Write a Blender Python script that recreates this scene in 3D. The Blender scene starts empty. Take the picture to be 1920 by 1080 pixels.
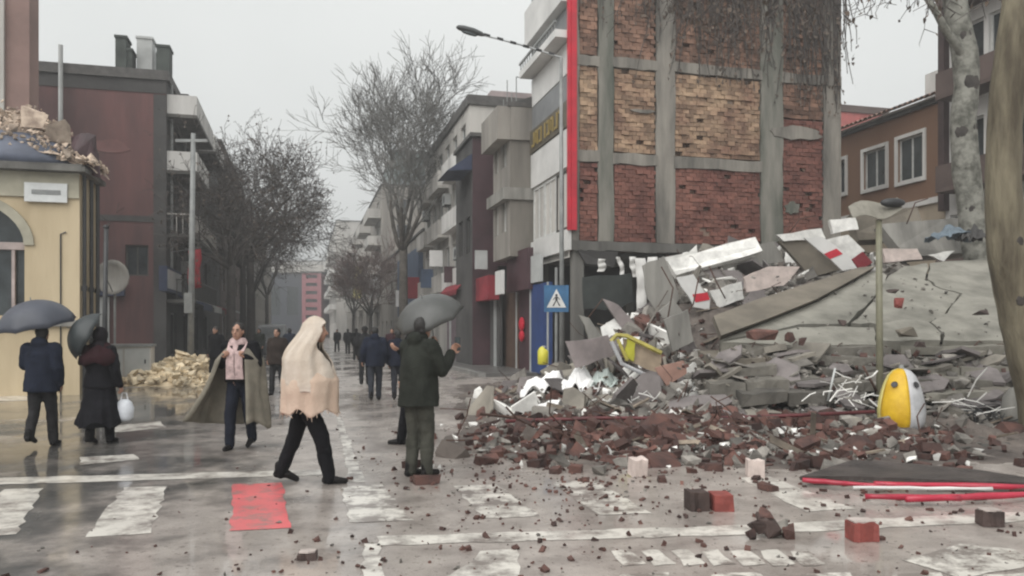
import bpy, math, random
from mathutils import Vector, Matrix, noise, Euler
R = math.radians
SC = bpy.context.scene
COL = SC.collection
# ---------------------------------------------------------------- camera, sky, sun, exposure
CAMH, FPX, HOR = 1.6, 1500.0, 620.0          # eye height; focal length and horizon line measured on the photograph
cam_d = bpy.data.cameras.new('camera'); cam = bpy.data.objects.new('camera', cam_d); COL.objects.link(cam)
cam.location = (0, 0, CAMH); cam.rotation_euler = (R(90), 0, 0)
cam_d.sensor_width = 36; cam_d.sensor_fit = 'HORIZONTAL'; cam_d.lens = FPX/1920*36
cam_d.shift_y = (HOR-540)/1920; cam_d.clip_start = .1; cam_d.clip_end = 3000
SC.camera = cam
W_ = bpy.data.worlds.new('World'); SC.world = W_; W_.use_nodes = True
nt = W_.node_tree; nt.nodes.clear()
sk = nt.nodes.new('ShaderNodeTexSky'); sk.sky_type = 'NISHITA'; sk.sun_disc = False
sk.sun_elevation = R(48); sk.sun_rotation = R(-150); sk.air_density = 2.0; sk.dust_density = 6.0
hsv = nt.nodes.new('ShaderNodeHueSaturation'); hsv.inputs['Saturation'].default_value = .06
tcw = nt.nodes.new('ShaderNodeTexCoord')
nzw = nt.nodes.new('ShaderNodeTexNoise'); nzw.inputs['Scale'].default_value = 1.6; nzw.inputs['Detail'].default_value = 3
rpw = nt.nodes.new('ShaderNodeValToRGB')
rpw.color_ramp.elements[0].position = .3; rpw.color_ramp.elements[0].color = (3.75, 3.90, 3.86, 1)
rpw.color_ramp.elements[1].position = .7; rpw.color_ramp.elements[1].color = (4.75, 4.85, 4.78, 1)
mxw = nt.nodes.new('ShaderNodeMixRGB'); mxw.inputs[0].default_value = .94
bgw = nt.nodes.new('ShaderNodeBackground'); bgw.inputs['Strength'].default_value = .1
ow = nt.nodes.new('ShaderNodeOutputWorld')
L = nt.links.new
L(sk.outputs[0], hsv.inputs['Color']); L(tcw.outputs['Generated'], nzw.inputs['Vector']); L(nzw.outputs[0], rpw.inputs[0])
L(hsv.outputs[0], mxw.inputs[1]); L(rpw.outputs[0], mxw.inputs[2]); L(mxw.outputs[0], bgw.inputs[0]); L(bgw.outputs[0], ow.inputs[0])
sun_d = bpy.data.lights.new('sun', 'SUN'); sun = bpy.data.objects.new('sun', sun_d); COL.objects.link(sun)
sun_d.energy = 1.5; sun_d.angle = R(70); sun_d.color = (1, .985, .96); sun.rotation_euler = (R(42), 0, R(-30))
SC.view_settings.view_transform = 'Standard'; SC.view_settings.look = 'None'
SC.view_settings.exposure = 1.0; SC.view_settings.gamma = 1; SC.view_settings.use_curve_mapping = False
SC.cycles.filter_width = 2.2
SC.cycles.max_bounces = 6; SC.cycles.diffuse_bounces = 3; SC.cycles.glossy_bounces = 3
SC.cycles.use_denoising = True
# ---------------------------------------------------------------- coordinates
TH = R(14.6); S_, C_ = math.sin(TH), math.cos(TH)       # the street runs 14.6 degrees left of the view
def P(u, v, z=0): return Vector((-S_*u + C_*v, C_*u + S_*v, z))      # u along the street, v to its right
def ux(px, v):                                           # street distance at which line v meets photo column px
    r = (px-960)/FPX
    return v*(C_ - r*S_)/(S_ + r*C_)
def vx(px, u):
    r = (px-960)/FPX
    return u*(S_ + r*C_)/(C_ - r*S_)
def dep(u, v): return C_*u + S_*v
def zz(py, Y): return CAMH + (HOR-py)/FPX*Y
def W(px, py, Y): return Vector(((px-960)/FPX*Y, Y, zz(py, Y)))
def G(px, py, z=0):
    Y = (CAMH-z)*FPX/(py-HOR); return Vector(((px-960)/FPX*Y, Y, z))
# ---------------------------------------------------------------- materials
def mat(name, col, rough=.8, var=.25, scale=3., bump=.15, bscale=None, col2=None, isl=0., metal=0., spec=.5,
        trans=0., streak=False, coat=0., detail=6., thr=(.35, .65)):
    m = bpy.data.materials.new(name); m.use_nodes = True
    t = m.node_tree; b = t.nodes['Principled BSDF']; N = t.nodes.new; K = t.links.new
    b.inputs['Roughness'].default_value = rough; b.inputs['Metallic'].default_value = metal
    b.inputs['Specular IOR Level'].default_value = spec
    if trans: b.inputs['Transmission Weight'].default_value = trans
    if coat: b.inputs['Coat Weight'].default_value = coat; b.inputs['Coat Roughness'].default_value = .2
    tc = N('ShaderNodeTexCoord'); mp = N('ShaderNodeMapping'); K(tc.outputs['Object'], mp.inputs[0])
    if streak: mp.inputs['Scale'].default_value = (1, 1, .18)
    nz = N('ShaderNodeTexNoise'); nz.inputs['Scale'].default_value = scale; nz.inputs['Detail'].default_value = detail
    nz.inputs['Roughness'].default_value = .62
    oi = N('ShaderNodeObjectInfo'); ad = N('ShaderNodeVectorMath'); ad.operation = 'ADD'
    mu = N('ShaderNodeMath'); mu.operation = 'MULTIPLY'; mu.inputs[1].default_value = 37.
    K(oi.outputs['Random'], mu.inputs[0]); K(mp.outputs[0], ad.inputs[0]); K(mu.outputs[0], ad.inputs[1]); K(ad.outputs[0], nz.inputs['Vector'])
    rp = N('ShaderNodeValToRGB'); e = rp.color_ramp.elements
    c2 = col2 or tuple(min(1, c*(1+var)) for c in col); c1 = col if col2 else tuple(c*(1-var) for c in col)
    e[0].position, e[1].position = thr; e[0].color = (*c1, 1); e[1].color = (*c2, 1)
    K(nz.outputs[0], rp.inputs[0]); out = rp.outputs[0]
    if isl:
        g = N('ShaderNodeNewGeometry'); sm = N('ShaderNodeMath'); sm.operation = 'ADD'
        K(g.outputs['Random Per Island'], sm.inputs[0]); K(oi.outputs['Random'], sm.inputs[1])
        fr = N('ShaderNodeMath'); fr.operation = 'FRACT'; K(sm.outputs[0], fr.inputs[0])
        mr = N('ShaderNodeMapRange'); mr.inputs['To Min'].default_value = 1-isl; mr.inputs['To Max'].default_value = 1+isl
        K(fr.outputs[0], mr.inputs[0])
        vm = N('ShaderNodeVectorMath'); vm.operation = 'SCALE'; K(out, vm.inputs[0]); K(mr.outputs[0], vm.inputs['Scale']); out = vm.outputs[0]
    K(out, b.inputs['Base Color'])
    if bump:
        n2 = N('ShaderNodeTexNoise'); n2.inputs['Scale'].default_value = bscale or scale*6; n2.inputs['Detail'].default_value = 4
        K(ad.outputs[0], n2.inputs['Vector'])
        bp = N('ShaderNodeBump'); bp.inputs['Strength'].default_value = bump; bp.inputs['Distance'].default_value = .03
        K(n2.outputs[0], bp.inputs['Height']); K(bp.outputs[0], b.inputs['Normal'])
    return m
# ---------------------------------------------------------------- mesh builder
class MB:
    def __init__(s): s.v = []; s.f = []; s.m = []; s.cm = 0
    def add(s, vs, fs):
        n = len(s.v); s.v += [tuple(p) for p in vs]; s.f += [tuple(i+n for i in f) for f in fs]; s.m += [s.cm]*len(fs); return s
    def box(s, c, d, M=None, jit=0, rng=None):
        vs = []
        for x in (-.5, .5):
            for y in (-.5, .5):
                for z in (-.5, .5):
                    p = Vector((x*d[0], y*d[1], z*d[2]))
                    if jit: p += Vector((rng.uniform(-jit, jit)*d[0], rng.uniform(-jit, jit)*d[1], rng.uniform(-jit, jit)*d[2]))
                    if M: p = M @ p
                    vs.append(p + Vector(c))
        return s.add(vs, [(0, 1, 3, 2), (4, 6, 7, 5), (0, 4, 5, 1), (2, 3, 7, 6), (0, 2, 6, 4), (1, 5, 7, 3)])
    def bb(s, a, b):
        a, b = Vector(a), Vector(b); d = b-a
        return s.box((a+b)/2, (abs(d.x), abs(d.y), abs(d.z)))
    def quad(s, a, b, c, d): return s.add([a, b, c, d], [(0, 1, 2, 3)])
    def tube(s, pts, rad, n=6, cap=True):
        pts = [Vector(p) for p in pts]
        if not isinstance(rad, (list, tuple)): rad = [rad]*len(pts)
        vs, fs = [], []
        up = Vector((0, 0, 1)); x = None
        for i, p in enumerate(pts):
            d = (pts[min(i+1, len(pts)-1)] - pts[max(i-1, 0)])
            d = d.normalized() if d.length > 1e-9 else Vector((0, 0, 1))
            if x is None: x = d.orthogonal().normalized()
            else:
                x = x - d*x.dot(d); x = x.normalized() if x.length > 1e-6 else d.orthogonal().normalized()
            y = d.cross(x)
            for k in range(n):
                a = 2*math.pi*k/n; vs.append(p + (x*math.cos(a) + y*math.sin(a))*rad[i])
        for i in range(len(pts)-1):
            for k in range(n):
                k2 = (k+1) % n; fs.append((i*n+k, i*n+k2, (i+1)*n+k2, (i+1)*n+k))
        if cap: fs.append(tuple(range(n))[::-1]); fs.append(tuple((len(pts)-1)*n+k for k in range(n)))
        return s.add(vs, fs)
    def prism(s, poly, off):
        n = len(poly); off = Vector(off); a = [Vector(p) for p in poly]
        vs = a + [p+off for p in a]
        fs = [tuple(range(n)), tuple(range(2*n-1, n-1, -1))] + [(i, n+i, n+(i+1) % n, (i+1) % n) for i in range(n)]
        return s.add(vs, fs)
    def loft(s, rings, cap0=True, cap1=True, closed=True):
        n = len(rings[0]); vs = [p for r in rings for p in r]; fs = []
        for i in range(len(rings)-1):
            for k in range(n if closed else n-1):
                k2 = (k+1) % n; fs.append((i*n+k, i*n+k2, (i+1)*n+k2, (i+1)*n+k))
        if cap0: fs.append(tuple(range(n))[::-1])
        if cap1: fs.append(tuple((len(rings)-1)*n+k for k in range(n)))
        return s.add(vs, fs)
    def ball(s, c, r, nu=10, nv=6, M=None):
        if not isinstance(r, (tuple, list, Vector)): r = (r, r, r)
        rings = []
        for j in range(1, nv):
            a = math.pi*j/nv
            rings.append([Vector((r[0]*math.sin(a)*math.cos(2*math.pi*k/nu), r[1]*math.sin(a)*math.sin(2*math.pi*k/nu), -r[2]*math.cos(a))) for k in range(nu)])
        vs = [Vector((0, 0, -r[2]))] + [p for q in rings for p in q] + [Vector((0, 0, r[2]))]
        fs = [(0, 1+(k+1) % nu, 1+k) for k in range(nu)]
        for i in range(nv-2):
            for k in range(nu):
                k2 = (k+1) % nu; fs.append((1+i*nu+k, 1+i*nu+k2, 1+(i+1)*nu+k2, 1+(i+1)*nu+k))
        t = 1+(nv-2)*nu; fs += [(t+k, t+(k+1) % nu, len(vs)-1) for k in range(nu)]
        return s.add([(M @ p if M else p) + Vector(c) for p in vs], fs)
    def mesh(s, name, ms, smooth=False):
        me = bpy.data.meshes.new(name); me.from_pydata(s.v, [], s.f)
        if not isinstance(ms, (list, tuple)): ms = [ms]
        for m in ms: me.materials.append(m)
        if len(ms) > 1: me.polygons.foreach_set('material_index', s.m)
        if smooth: me.polygons.foreach_set('use_smooth', [True]*len(me.polygons))
        me.update(); return me
def link(name, me, parent=None, loc=(0, 0, 0), rot=None, kind=None):
    o = bpy.data.objects.new(name, me); COL.objects.link(o); o.location = loc
    if rot is not None: o.rotation_euler = rot
    if parent: o.parent = parent
    if kind: o['kind'] = kind
    return o
def obj(name, mb, ms, parent=None, loc=(0, 0, 0), rot=None, kind=None, smooth=False):
    return link(name, mb.mesh(name, ms, smooth), parent, loc, rot, kind)
def tag(o, label, cat, group=None):
    o['label'] = label; o['category'] = cat
    if group: o['group'] = group
    return o
def thing(name, label, cat, loc=(0, 0, 0), rz=0, group=None):
    o = bpy.data.objects.new(name, None); COL.objects.link(o); o.location = loc; o.rotation_euler = (0, 0, rz)
    o.empty_display_size = .2
    return tag(o, label, cat, group)
def copy_tree(o, parent=None):
    c = o.copy(); COL.objects.link(c); c.parent = parent
    for ch in o.children: copy_tree(ch, c)
    return c
def inv(o): return Matrix.LocRotScale(o.location, o.rotation_euler, None).inverted()
def offs(pts, base): return [Vector(p)-Vector(base) for p in pts]
# ---------------------------------------------------------------- ground
def ground_mat():
    m = bpy.data.materials.new('wet_street'); m.use_nodes = True
    t = m.node_tree; b = t.nodes['Principled BSDF']; N = t.nodes.new; K = t.links.new
    tc = N('ShaderNodeTexCoord')
    def nz(sc, det=5, vec=None, ro=.6):
        n = N('ShaderNodeTexNoise'); n.inputs['Scale'].default_value = sc; n.inputs['Detail'].default_value = det; n.inputs['Roughness'].default_value = ro
        K(vec or tc.outputs['Object'], n.inputs['Vector']); return n.outputs[0]
    def ramp(i, a, b_, ca, cb):
        r = N('ShaderNodeValToRGB'); e = r.color_ramp.elements; e[0].position = a; e[1].position = b_; e[0].color = (*ca, 1); e[1].color = (*cb, 1); K(i, r.inputs[0]); return r.outputs[0]
    def math_(op, a, b_):
        n = N('ShaderNodeMath'); n.operation = op
        for i, q in enumerate((a, b_)):
            if isinstance(q, (int, float)): n.inputs[i].default_value = q
            else: K(q, n.inputs[i])
        return n.outputs[0]
    rot = N('ShaderNodeMapping'); rot.inputs['Rotation'].default_value = (0, 0, -TH); K(tc.outputs['Object'], rot.inputs[0]); sep = N('ShaderNodeSeparateXYZ'); K(rot.outputs[0], sep.inputs[0])
    # washed-out mud carried by the collapsed house: more on that side, paled as painted sky sheen
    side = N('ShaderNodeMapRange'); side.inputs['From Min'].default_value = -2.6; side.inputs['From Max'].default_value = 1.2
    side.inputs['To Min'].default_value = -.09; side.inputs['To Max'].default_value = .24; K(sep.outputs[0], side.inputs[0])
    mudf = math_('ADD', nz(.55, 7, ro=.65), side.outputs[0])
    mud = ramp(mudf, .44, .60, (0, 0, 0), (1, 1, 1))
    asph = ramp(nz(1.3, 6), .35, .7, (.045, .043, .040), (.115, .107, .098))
    mud_sheen = ramp(nz(2.2, 7), .3, .7, (.22, .188, .168), (.46, .41, .37))  # mud tone, paled to paint in sky sheen on the wet road
    mx = N('ShaderNodeMixRGB'); K(mud, mx.inputs[0]); K(asph, mx.inputs[1]); K(mud_sheen, mx.inputs[2])
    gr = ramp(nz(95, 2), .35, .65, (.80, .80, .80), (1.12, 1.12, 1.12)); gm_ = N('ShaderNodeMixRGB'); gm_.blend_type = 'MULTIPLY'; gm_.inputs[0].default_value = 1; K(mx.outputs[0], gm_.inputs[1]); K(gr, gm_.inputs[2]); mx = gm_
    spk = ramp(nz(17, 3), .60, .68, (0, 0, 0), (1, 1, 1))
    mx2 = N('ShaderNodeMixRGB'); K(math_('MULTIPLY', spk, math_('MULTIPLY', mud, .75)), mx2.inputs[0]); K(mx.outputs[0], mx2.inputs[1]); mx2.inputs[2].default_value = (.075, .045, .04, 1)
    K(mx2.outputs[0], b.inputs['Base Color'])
    mpu = N('ShaderNodeMapping'); mpu.inputs['Scale'].default_value = (1., .55, 1); K(tc.outputs['Object'], mpu.inputs[0])
    wet = math_('ADD', nz(.5, 5, mpu.outputs[0]), math_('MULTIPLY', side.outputs[0], .2))
    pud = ramp(wet, .44, .62, (.035, .035, .035), (.36, .36, .36))
    b.inputs['Coat Weight'].default_value = 1; b.inputs['Coat IOR'].default_value = 1.42; K(pud, b.inputs['Coat Roughness'])
    rip = N('ShaderNodeBump'); rip.inputs['Distance'].default_value = .006; K(math_('MULTIPLY', pud, .8), rip.inputs['Strength']); K(nz(11, 4), rip.inputs['Height']); K(rip.outputs[0], b.inputs['Coat Normal'])
    rg = math_('ADD', pud, .35); K(rg, b.inputs['Roughness'])
    bp = N('ShaderNodeBump'); bp.inputs['Distance'].default_value = .02
    K(math_('MULTIPLY', rg, .55), bp.inputs['Strength'])
    K(math_('ADD', nz(24, 5), math_('MULTIPLY', nz(3.5, 3), 2.)), bp.inputs['Height']); K(bp.outputs[0], b.inputs['Normal'])
    return m
M_ROAD = ground_mat()
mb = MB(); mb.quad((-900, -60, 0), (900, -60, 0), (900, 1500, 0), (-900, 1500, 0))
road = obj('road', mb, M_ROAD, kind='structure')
M_PAVE = mat('wet_paving', (.11, .105, .10), .4, .3, 1.2, .2, 12)
M_KERB = mat('kerb_stone', (.2, .195, .185), .5, .3, 2)
def strip(name, u0, u1, v0, v1, z, m, n):                # pavement slabs in a row, kerb stones along its road edge
    mb = MB(); mb.prism([P(u0, v0, .002), P(u0, v1, .002), P(u1, v1, .002), P(u1, v0, .002)], (0, 0, z-.002)); o = obj(name, mb, m, kind='structure'); return o
pav_l = strip('left_pavement', 31, 230, -9, -3.3, .12, M_PAVE, 0)
pav_r = strip('right_pavement', 27, 230, 6.1, 8.5, .12, M_PAVE, 0)
for side_pav, v0, v1 in ((pav_l, -3.297, -3.05), (pav_r, 5.85, 6.097)):
    kb = MB(); kb.bb((-.122, 0, .003), (.122, .98, .14)); kme = kb.mesh('kerb_stone', M_KERB)
    for k in range(60):
        u = (31 if v0 < 0 else 27)+k
        c = P(u, (v0+v1)/2); o = link('kerb_stone', kme, side_pav, c, (0, 0, TH))
# ---------------------------------------------------------------- painted markings, worn
def paint_mat(name, col, thr=(.42, .56), sc=3.2):
    m = bpy.data.materials.new(name); m.use_nodes = True
    t = m.node_tree; b = t.nodes['Principled BSDF']; N = t.nodes.new; K = t.links.new
    tc = N('ShaderNodeTexCoord'); n = N('ShaderNodeTexNoise'); n.inputs['Scale'].default_value = sc; n.inputs['Detail'].default_value = 8; n.inputs['Roughness'].default_value = .72
    K(tc.outputs['Object'], n.inputs['Vector'])
    r = N('ShaderNodeValToRGB'); e = r.color_ramp.elements; e[0].position, e[1].position = thr; e[0].color = (0, 0, 0, 1); e[1].color = (1, 1, 1, 1); K(n.outputs[0], r.inputs[0])
    n2 = N('ShaderNodeTexNoise'); n2.inputs['Scale'].default_value = 2; n2.inputs['Detail'].default_value = 6; K(tc.outputs['Object'], n2.inputs['Vector'])
    rc = N('ShaderNodeValToRGB'); rc.color_ramp.elements[0].position = .3; rc.color_ramp.elements[1].position = .7
    rc.color_ramp.elements[0].color = (*[c*.78 for c in col], 1); rc.color_ramp.elements[1].color = (*col, 1); K(n2.outputs[0], rc.inputs[0])
    mx = N('ShaderNodeMixRGB'); K(r.outputs[0], mx.inputs[0]); mx.inputs[1].default_value = (.22, .19, .17, 1); K(rc.outputs[0], mx.inputs[2])
    K(mx.outputs[0], b.inputs['Base Color']); b.inputs['Roughness'].default_value = .45; b.inputs['Coat Weight'].default_value = .8; b.inputs['Coat Roughness'].default_value = .18; b.inputs['Coat IOR'].default_value = 1.4
    bp = N('ShaderNodeBump'); bp.inputs['Strength'].default_value = .3; bp.inputs['Distance'].default_value = .01; K(n.outputs[0], bp.inputs['Height']); K(bp.outputs[0], b.inputs['Normal'])
    return m
M_WHITE = paint_mat('worn_white_paint', (.80, .76, .69), (.37, .56)); M_WORN = paint_mat('almost_gone_white_paint', (.80, .76, .69), (.44, .56))
M_REDP = paint_mat('red_paint', (.80, .15, .16), (.34, .52), 4)
_rg = random.Random(5)
def marking(name, px, m, lvl=1):
    pts = [G(*p) for p in px]; out = []
    for i, a in enumerate(pts):                          # ragged edges
        b = pts[(i+1) % len(pts)]; n = max(2, int((b-a).length/.14)); nn = Vector((b.y-a.y, a.x-b.x, 0)).normalized()
        for k in range(n): out.append(a.lerp(b, k/n) + nn*_rg.uniform(-.022, .022)*(k > 0))
    mb = MB(); mb.add([(p.x, p.y, .004*lvl) for p in out], [tuple(range(len(out)))])
    o = obj(name, mb, m, road, kind='structure')
    for p in o.data.polygons:
        if p.normal.z < 0: o.data.flip_normals(); break
    return o
marking('stop_line', [(-40, 897), (300, 889), (612, 881), (612, 891), (300, 900), (-40, 910)], M_WHITE)
marking('crosswalk_stripe', [(-60, 1010), (8, 918), (82, 916), (30, 1002)], M_WHITE)
marking('crosswalk_stripe', [(160, 1008), (232, 915), (313, 912), (283, 1000)], M_WHITE)
marking('crosswalk_stripe', [(430, 996), (437, 908), (528, 905), (546, 990)], M_REDP)
marking('crosswalk_stripe', [(655, 980), (640, 912), (716, 909), (776, 976)], M_WORN)
marking('crosswalk_stripe', [(905, 972), (850, 912), (930, 908), (1012, 968)], M_WORN)
marking('crosswalk_stripe', [(1125, 966), (1035, 906), (1110, 900), (1222, 963)], M_WORN)
marking('crosswalk_stripe', [(1512, 960), (1385, 897), (1440, 893), (1605, 955)], M_WHITE)
marking('crosswalk_border_line', [(706, 1024), (706, 1006), (1060, 996), (1400, 985), (1790, 966), (1960, 958), (1960, 976), (1790, 984), (1400, 1003), (1060, 1013)], M_WHITE)
marking('lane_line', [(676, 1100), (683, 1020), (712, 1020), (720, 1100)], M_WHITE)
marking('lane_line', [(655, 905), (642, 840), (630, 780), (640, 780), (660, 840), (684, 905)], M_WORN)
for x in (830,):
    marking('road_arrow', [(816, 1090), (880, 1058), (900, 1034), (968, 1030), (978, 1090)], M_WHITE)
for i in range(7):
    x = 1160+i*56
    marking('zebra_bar', [(x+10, 1062), (x-14, 1034), (x+18, 1031), (x+52, 1058)], M_WHITE if i % 3 else M_WORN)
for i in range(5):
    x = 1150+i*170
    marking('zebra_bar', [(x, 1096), (x+14, 1078), (x+104, 1074), (x+112, 1094)], M_WORN)
marking('white_patch', [(1690, 1050), (1800, 1020), (1900, 1030), (1935, 1060), (1800, 1085)], M_WORN)
marking('faded_band', [(-20, 742), (30, 737), (66, 741), (60, 751), (-20, 753)], M_WHITE)
for a in ([(150, 858), (250, 852), (262, 862), (150, 872)], [(200, 800), (300, 790), (312, 802), (210, 812)]):
    marking('faded_band', a, M_WORN)

# ---------------------------------------------------------------- buildings
M_GLASS = mat('window_glass', (.035, .042, .045), .12, .5, 1.5, 0)
M_GLASSL = mat('pale_window_glass', (.11, .13, .135), .15, .5, 1.5, 0)
M_FRAME = mat('white_window_frame', (.55, .55, .53), .5, .15)
M_FRAMED = mat('dark_window_frame', (.06, .055, .05), .5, .2)
M_CONC = mat('grey_concrete', (.235, .225, .205), .85, .38, 1.4, .35, 9, streak=True)
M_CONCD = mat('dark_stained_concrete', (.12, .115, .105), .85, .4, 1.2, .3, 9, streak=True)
M_PLAST = mat('pale_plaster', (.44, .42, .39), .85, .25, .7, .15, 8, streak=True)
M_WHITEP = mat('white_plaster', (.60, .585, .56), .8, .2, .8, .12, 8, streak=True)
M_TAUPE = mat('taupe_plaster', (.25, .23, .205), .85, .28, .8, .2, 8, streak=True)
M_MAROON = mat('maroon_cladding', (.055, .025, .03), .6, .35, .8, .15)
M_BRP = mat('brown_grey_plaster', (.10, .075, .07), .85, .3, .7, .2); M_REDP2 = mat('faded_red_plaster', (.205, .10, .093), .85, .25, .7, .2)
M_REDBR = mat('red_brown_plaster', (.095, .052, .050), .85, .3, .5, .3, 6, col2=(.20, .088, .082), thr=(.36, .64), streak=True)
M_DARKW = mat('dark_grey_wall', (.065, .062, .06), .85, .35, .6, .2)
M_ROOF = mat('flat_roof', (.09, .085, .08), .8, .3)
M_TILE = mat('roof_tile_clay', (.25, .16, .125), .8, .3, 2, .2, isl=.3)
M_METALD = mat('dark_metal', (.03, .03, .032), .45, .3)
M_GALV = mat('pale_sheet_metal', (.42, .43, .42), .5, .15, 1, .05)
M_METALG = mat('grey_metal', (.22, .225, .22), .45, .2)
def facade(mb, o, uv, w, h, ops, depth, inw):
    o, uv, inw = Vector(o), Vector(uv), Vector(inw); up = Vector((0, 0, 1))
    xs = sorted({0, w} | {a for q in ops for a in q[:2]}); zs = sorted({0, h} | {a for q in ops for a in q[2:4]})
    pt = lambda x, z, d=0: o + uv*x + up*z + inw*d
    for i in range(len(xs)-1):
        for j in range(len(zs)-1):
            cx, cz = (xs[i]+xs[i+1])/2, (zs[j]+zs[j+1])/2
            if any(q[0] < cx < q[1] and q[2] < cz < q[3] for q in ops): continue
            mb.quad(pt(xs[i], zs[j]), pt(xs[i+1], zs[j]), pt(xs[i+1], zs[j+1]), pt(xs[i], zs[j+1]))
    for x0, x1, z0, z1 in [q[:4] for q in ops]:
        for a, b in (((x0, z0), (x1, z0)), ((x1, z0), (x1, z1)), ((x1, z1), (x0, z1)), ((x0, z1), (x0, z0))):
            mb.quad(pt(*a), pt(*b), pt(*b, depth), pt(*a, depth))
def window(root, o, uv, inw, q, depth, fm, gm, name='window', bars=1, fw=.07, proud=.02):
    o, uv, inw = Vector(o), Vector(uv), Vector(inw); up = Vector((0, 0, 1)); x0, x1, z0, z1 = q[:4]
    c = o + uv*(x0+x1)/2 + up*(z0+z1)/2 + inw*(depth-.03)
    w, h = x1-x0, z1-z0; rotz = math.atan2(uv.y, uv.x)
    f = MB()
    f.box((0, 0, h/2-fw/2), (w, .06, fw)); f.box((0, 0, -h/2+fw/2), (w, .06, fw))
    f.box((-w/2+fw/2, 0, 0), (fw, .06, h-2*fw)); f.box((w/2-fw/2, 0, 0), (fw, .06, h-2*fw))
    for k in range(bars): f.box(((k+1)/(bars+1)*w-w/2, 0, 0), (fw*.8, .056, h-2*fw))
    wo = obj(name, f, fm, root, c, (0, 0, rotz))
    g = MB(); sg = 1 if (Vector((-math.sin(rotz), math.cos(rotz), 0)).dot(inw) > 0) else -1
    g.quad((-w/2, sg*.015, -h/2), (w/2, sg*.015, -h/2), (w/2, sg*.015, h/2), (-w/2, sg*.015, h/2))
    obj('pane', g, gm, wo)
    return wo
def building(name, label, u0, u1, v, side, wid, z1, wm, street=(), near=(), z0=0, cat='building', roofm=None, depth=.18,
             fm=None, gm=None, bars=1, par=.0, group=None, near_m=None):
    """street-aligned block; its street face is the line v, its near face looks back at the camera"""
    root = thing(name, label, cat, P(u0, v), TH, group); Ln = u1-u0; X = side*wid
    mb = MB(); mb.cm = 0
    inS = Vector((side, 0, 0)); 
    facade(mb, (0, 0, z0), (0, 1, 0), Ln, z1-z0, street, depth, inS)
    mb.quad((X, 0, z0), (X, Ln, z0), (X, Ln, z1), (X, 0, z1)); mb.quad((0, Ln, z0), (X, Ln, z0), (X, Ln, z1), (0, Ln, z1))
    if z0 > 0: mb.quad((0, 0, z0), (X, 0, z0), (X, Ln, z0), (0, Ln, z0))
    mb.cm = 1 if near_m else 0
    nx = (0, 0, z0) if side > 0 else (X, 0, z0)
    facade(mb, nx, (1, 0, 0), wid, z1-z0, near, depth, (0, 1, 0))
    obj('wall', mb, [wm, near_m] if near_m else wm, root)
    r = MB(); r.bb((min(0, X)-.12, -.12, z1+.002), (max(0, X)+.12, Ln+.12, z1+.16+par)); obj('roof', r, roofm or M_ROOF, root)
    for q in street: window(root, (0, 0, z0), (0, 1, 0), inS, q, depth, q[4] if len(q) > 4 and q[4] else (fm or M_FRAME), q[5] if len(q) > 5 else (gm or M_GLASS), bars=bars)
    for q in near: window(root, nx, (1, 0, 0), (0, 1, 0), q, depth, fm or M_FRAME, gm or M_GLASS, bars=bars)
    return root
def balcony(root, side, y0, y1, z, proj, m, rm=None, h=.95, open_rail=False):
    X = -side*proj; mb = MB(); mb.bb((X, y0, z), (-side*.003, y1, z+.14))
    b = obj('balcony', mb, m, root); q = MB()
    if open_rail:
        n = max(4, int((y1-y0)/.28))
        for k in range(n+1): q.bb((X, y0+(y1-y0)*k/n-.012, z+.14), (X+side*.03, y0+(y1-y0)*k/n+.012, z+h))
        q.bb((X-.01, y0, z+h+.001), (X+side*.05, y1, z+h+.06))
        q.bb((X+side*.05, y0, z+h), (-side*.005, y0+.04, z+h+.06)); 
        for k in range(3): q.bb((X+side*(.2+.25*k), y0, z+.14), (X+side*(.23+.25*k), y0+.02, z+h))
    else:
        q.bb((X, y0, z+.141), (X+side*.1, y1, z+h)); q.bb((X+side*.101, y0, z+.141), (-side*.004, y0+.1, z+h)); q.bb((X+side*.101, y1-.1, z+.141), (-side*.004, y1, z+h))
    obj('balcony_rail', q, rm or m, b)
    return b
def grid(n, L, w, h, zlist, mx=.6):
    return [(mx+(L-2*mx)*(k+.5)/n-w/2, mx+(L-2*mx)*(k+.5)/n+w/2, z, z+h) for k in range(n) for z in zlist]

# --- right row, R0: white fronted house whose bare party wall faces the camera
VF = 8.4; U0 = ux(1072, VF); U0e = ux(1000, VF)
r0 = thing('apartment_building', 'white fronted apartment house with exposed brick side wall in a concrete frame, above the rubble', 'building', P(U0, VF), TH)
M_RAW = mat('raw_frame_concrete', (.115, .108, .096), .9, .42, 1.6, .8, 7, col2=(.30, .275, .24), streak=True)
M_RAWD = mat('wet_frame_concrete', (.075, .085, .068), .9, .4, 1.5, .8, 7, col2=(.25, .235, .205), streak=True)
M_BR1 = mat('red_hollow_brick', (.125, .048, .038), .9, .3, .8, .7, 14, col2=(.225, .10, .075), isl=.24)
M_BR2 = mat('ochre_hollow_brick', (.175, .098, .068), .9, .4, 1.0, .8, 14, col2=(.38, .265, .175), isl=.36)
M_BR3 = mat('muddy_hollow_brick', (.085, .050, .037), .9, .4, 1.0, .7, 14, col2=(.27, .155, .108), isl=.36)
M_BEIGEM = mat('beige_mortar', (.27, .21, .165), .9, .3, 3, .5)
M_MORT = mat('mortar_bed', (.25, .18, .14), .9, .4, 2, .4)
wy = lambda py, px=1250: zz(py, dep(U0, vx(px, U0)))      # heights on that wall
wv = lambda px: vx(px, U0) - VF                          # distances along it
WW = wv(1577); ZT = 16.0
cols = [(0.02, wv(1086)), (wv(1122), wv(1151)), (wv(1231), wv(1266)), (wv(1427), wv(1468)), (wv(1545), WW)]
beams = [(wy(470, 1100), wy(452, 1100)), (wy(308, 1180), wy(287, 1180)), (wy(131, 1200), wy(112, 1200)), (wy(-48, 1200), wy(-66, 1200))]
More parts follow.
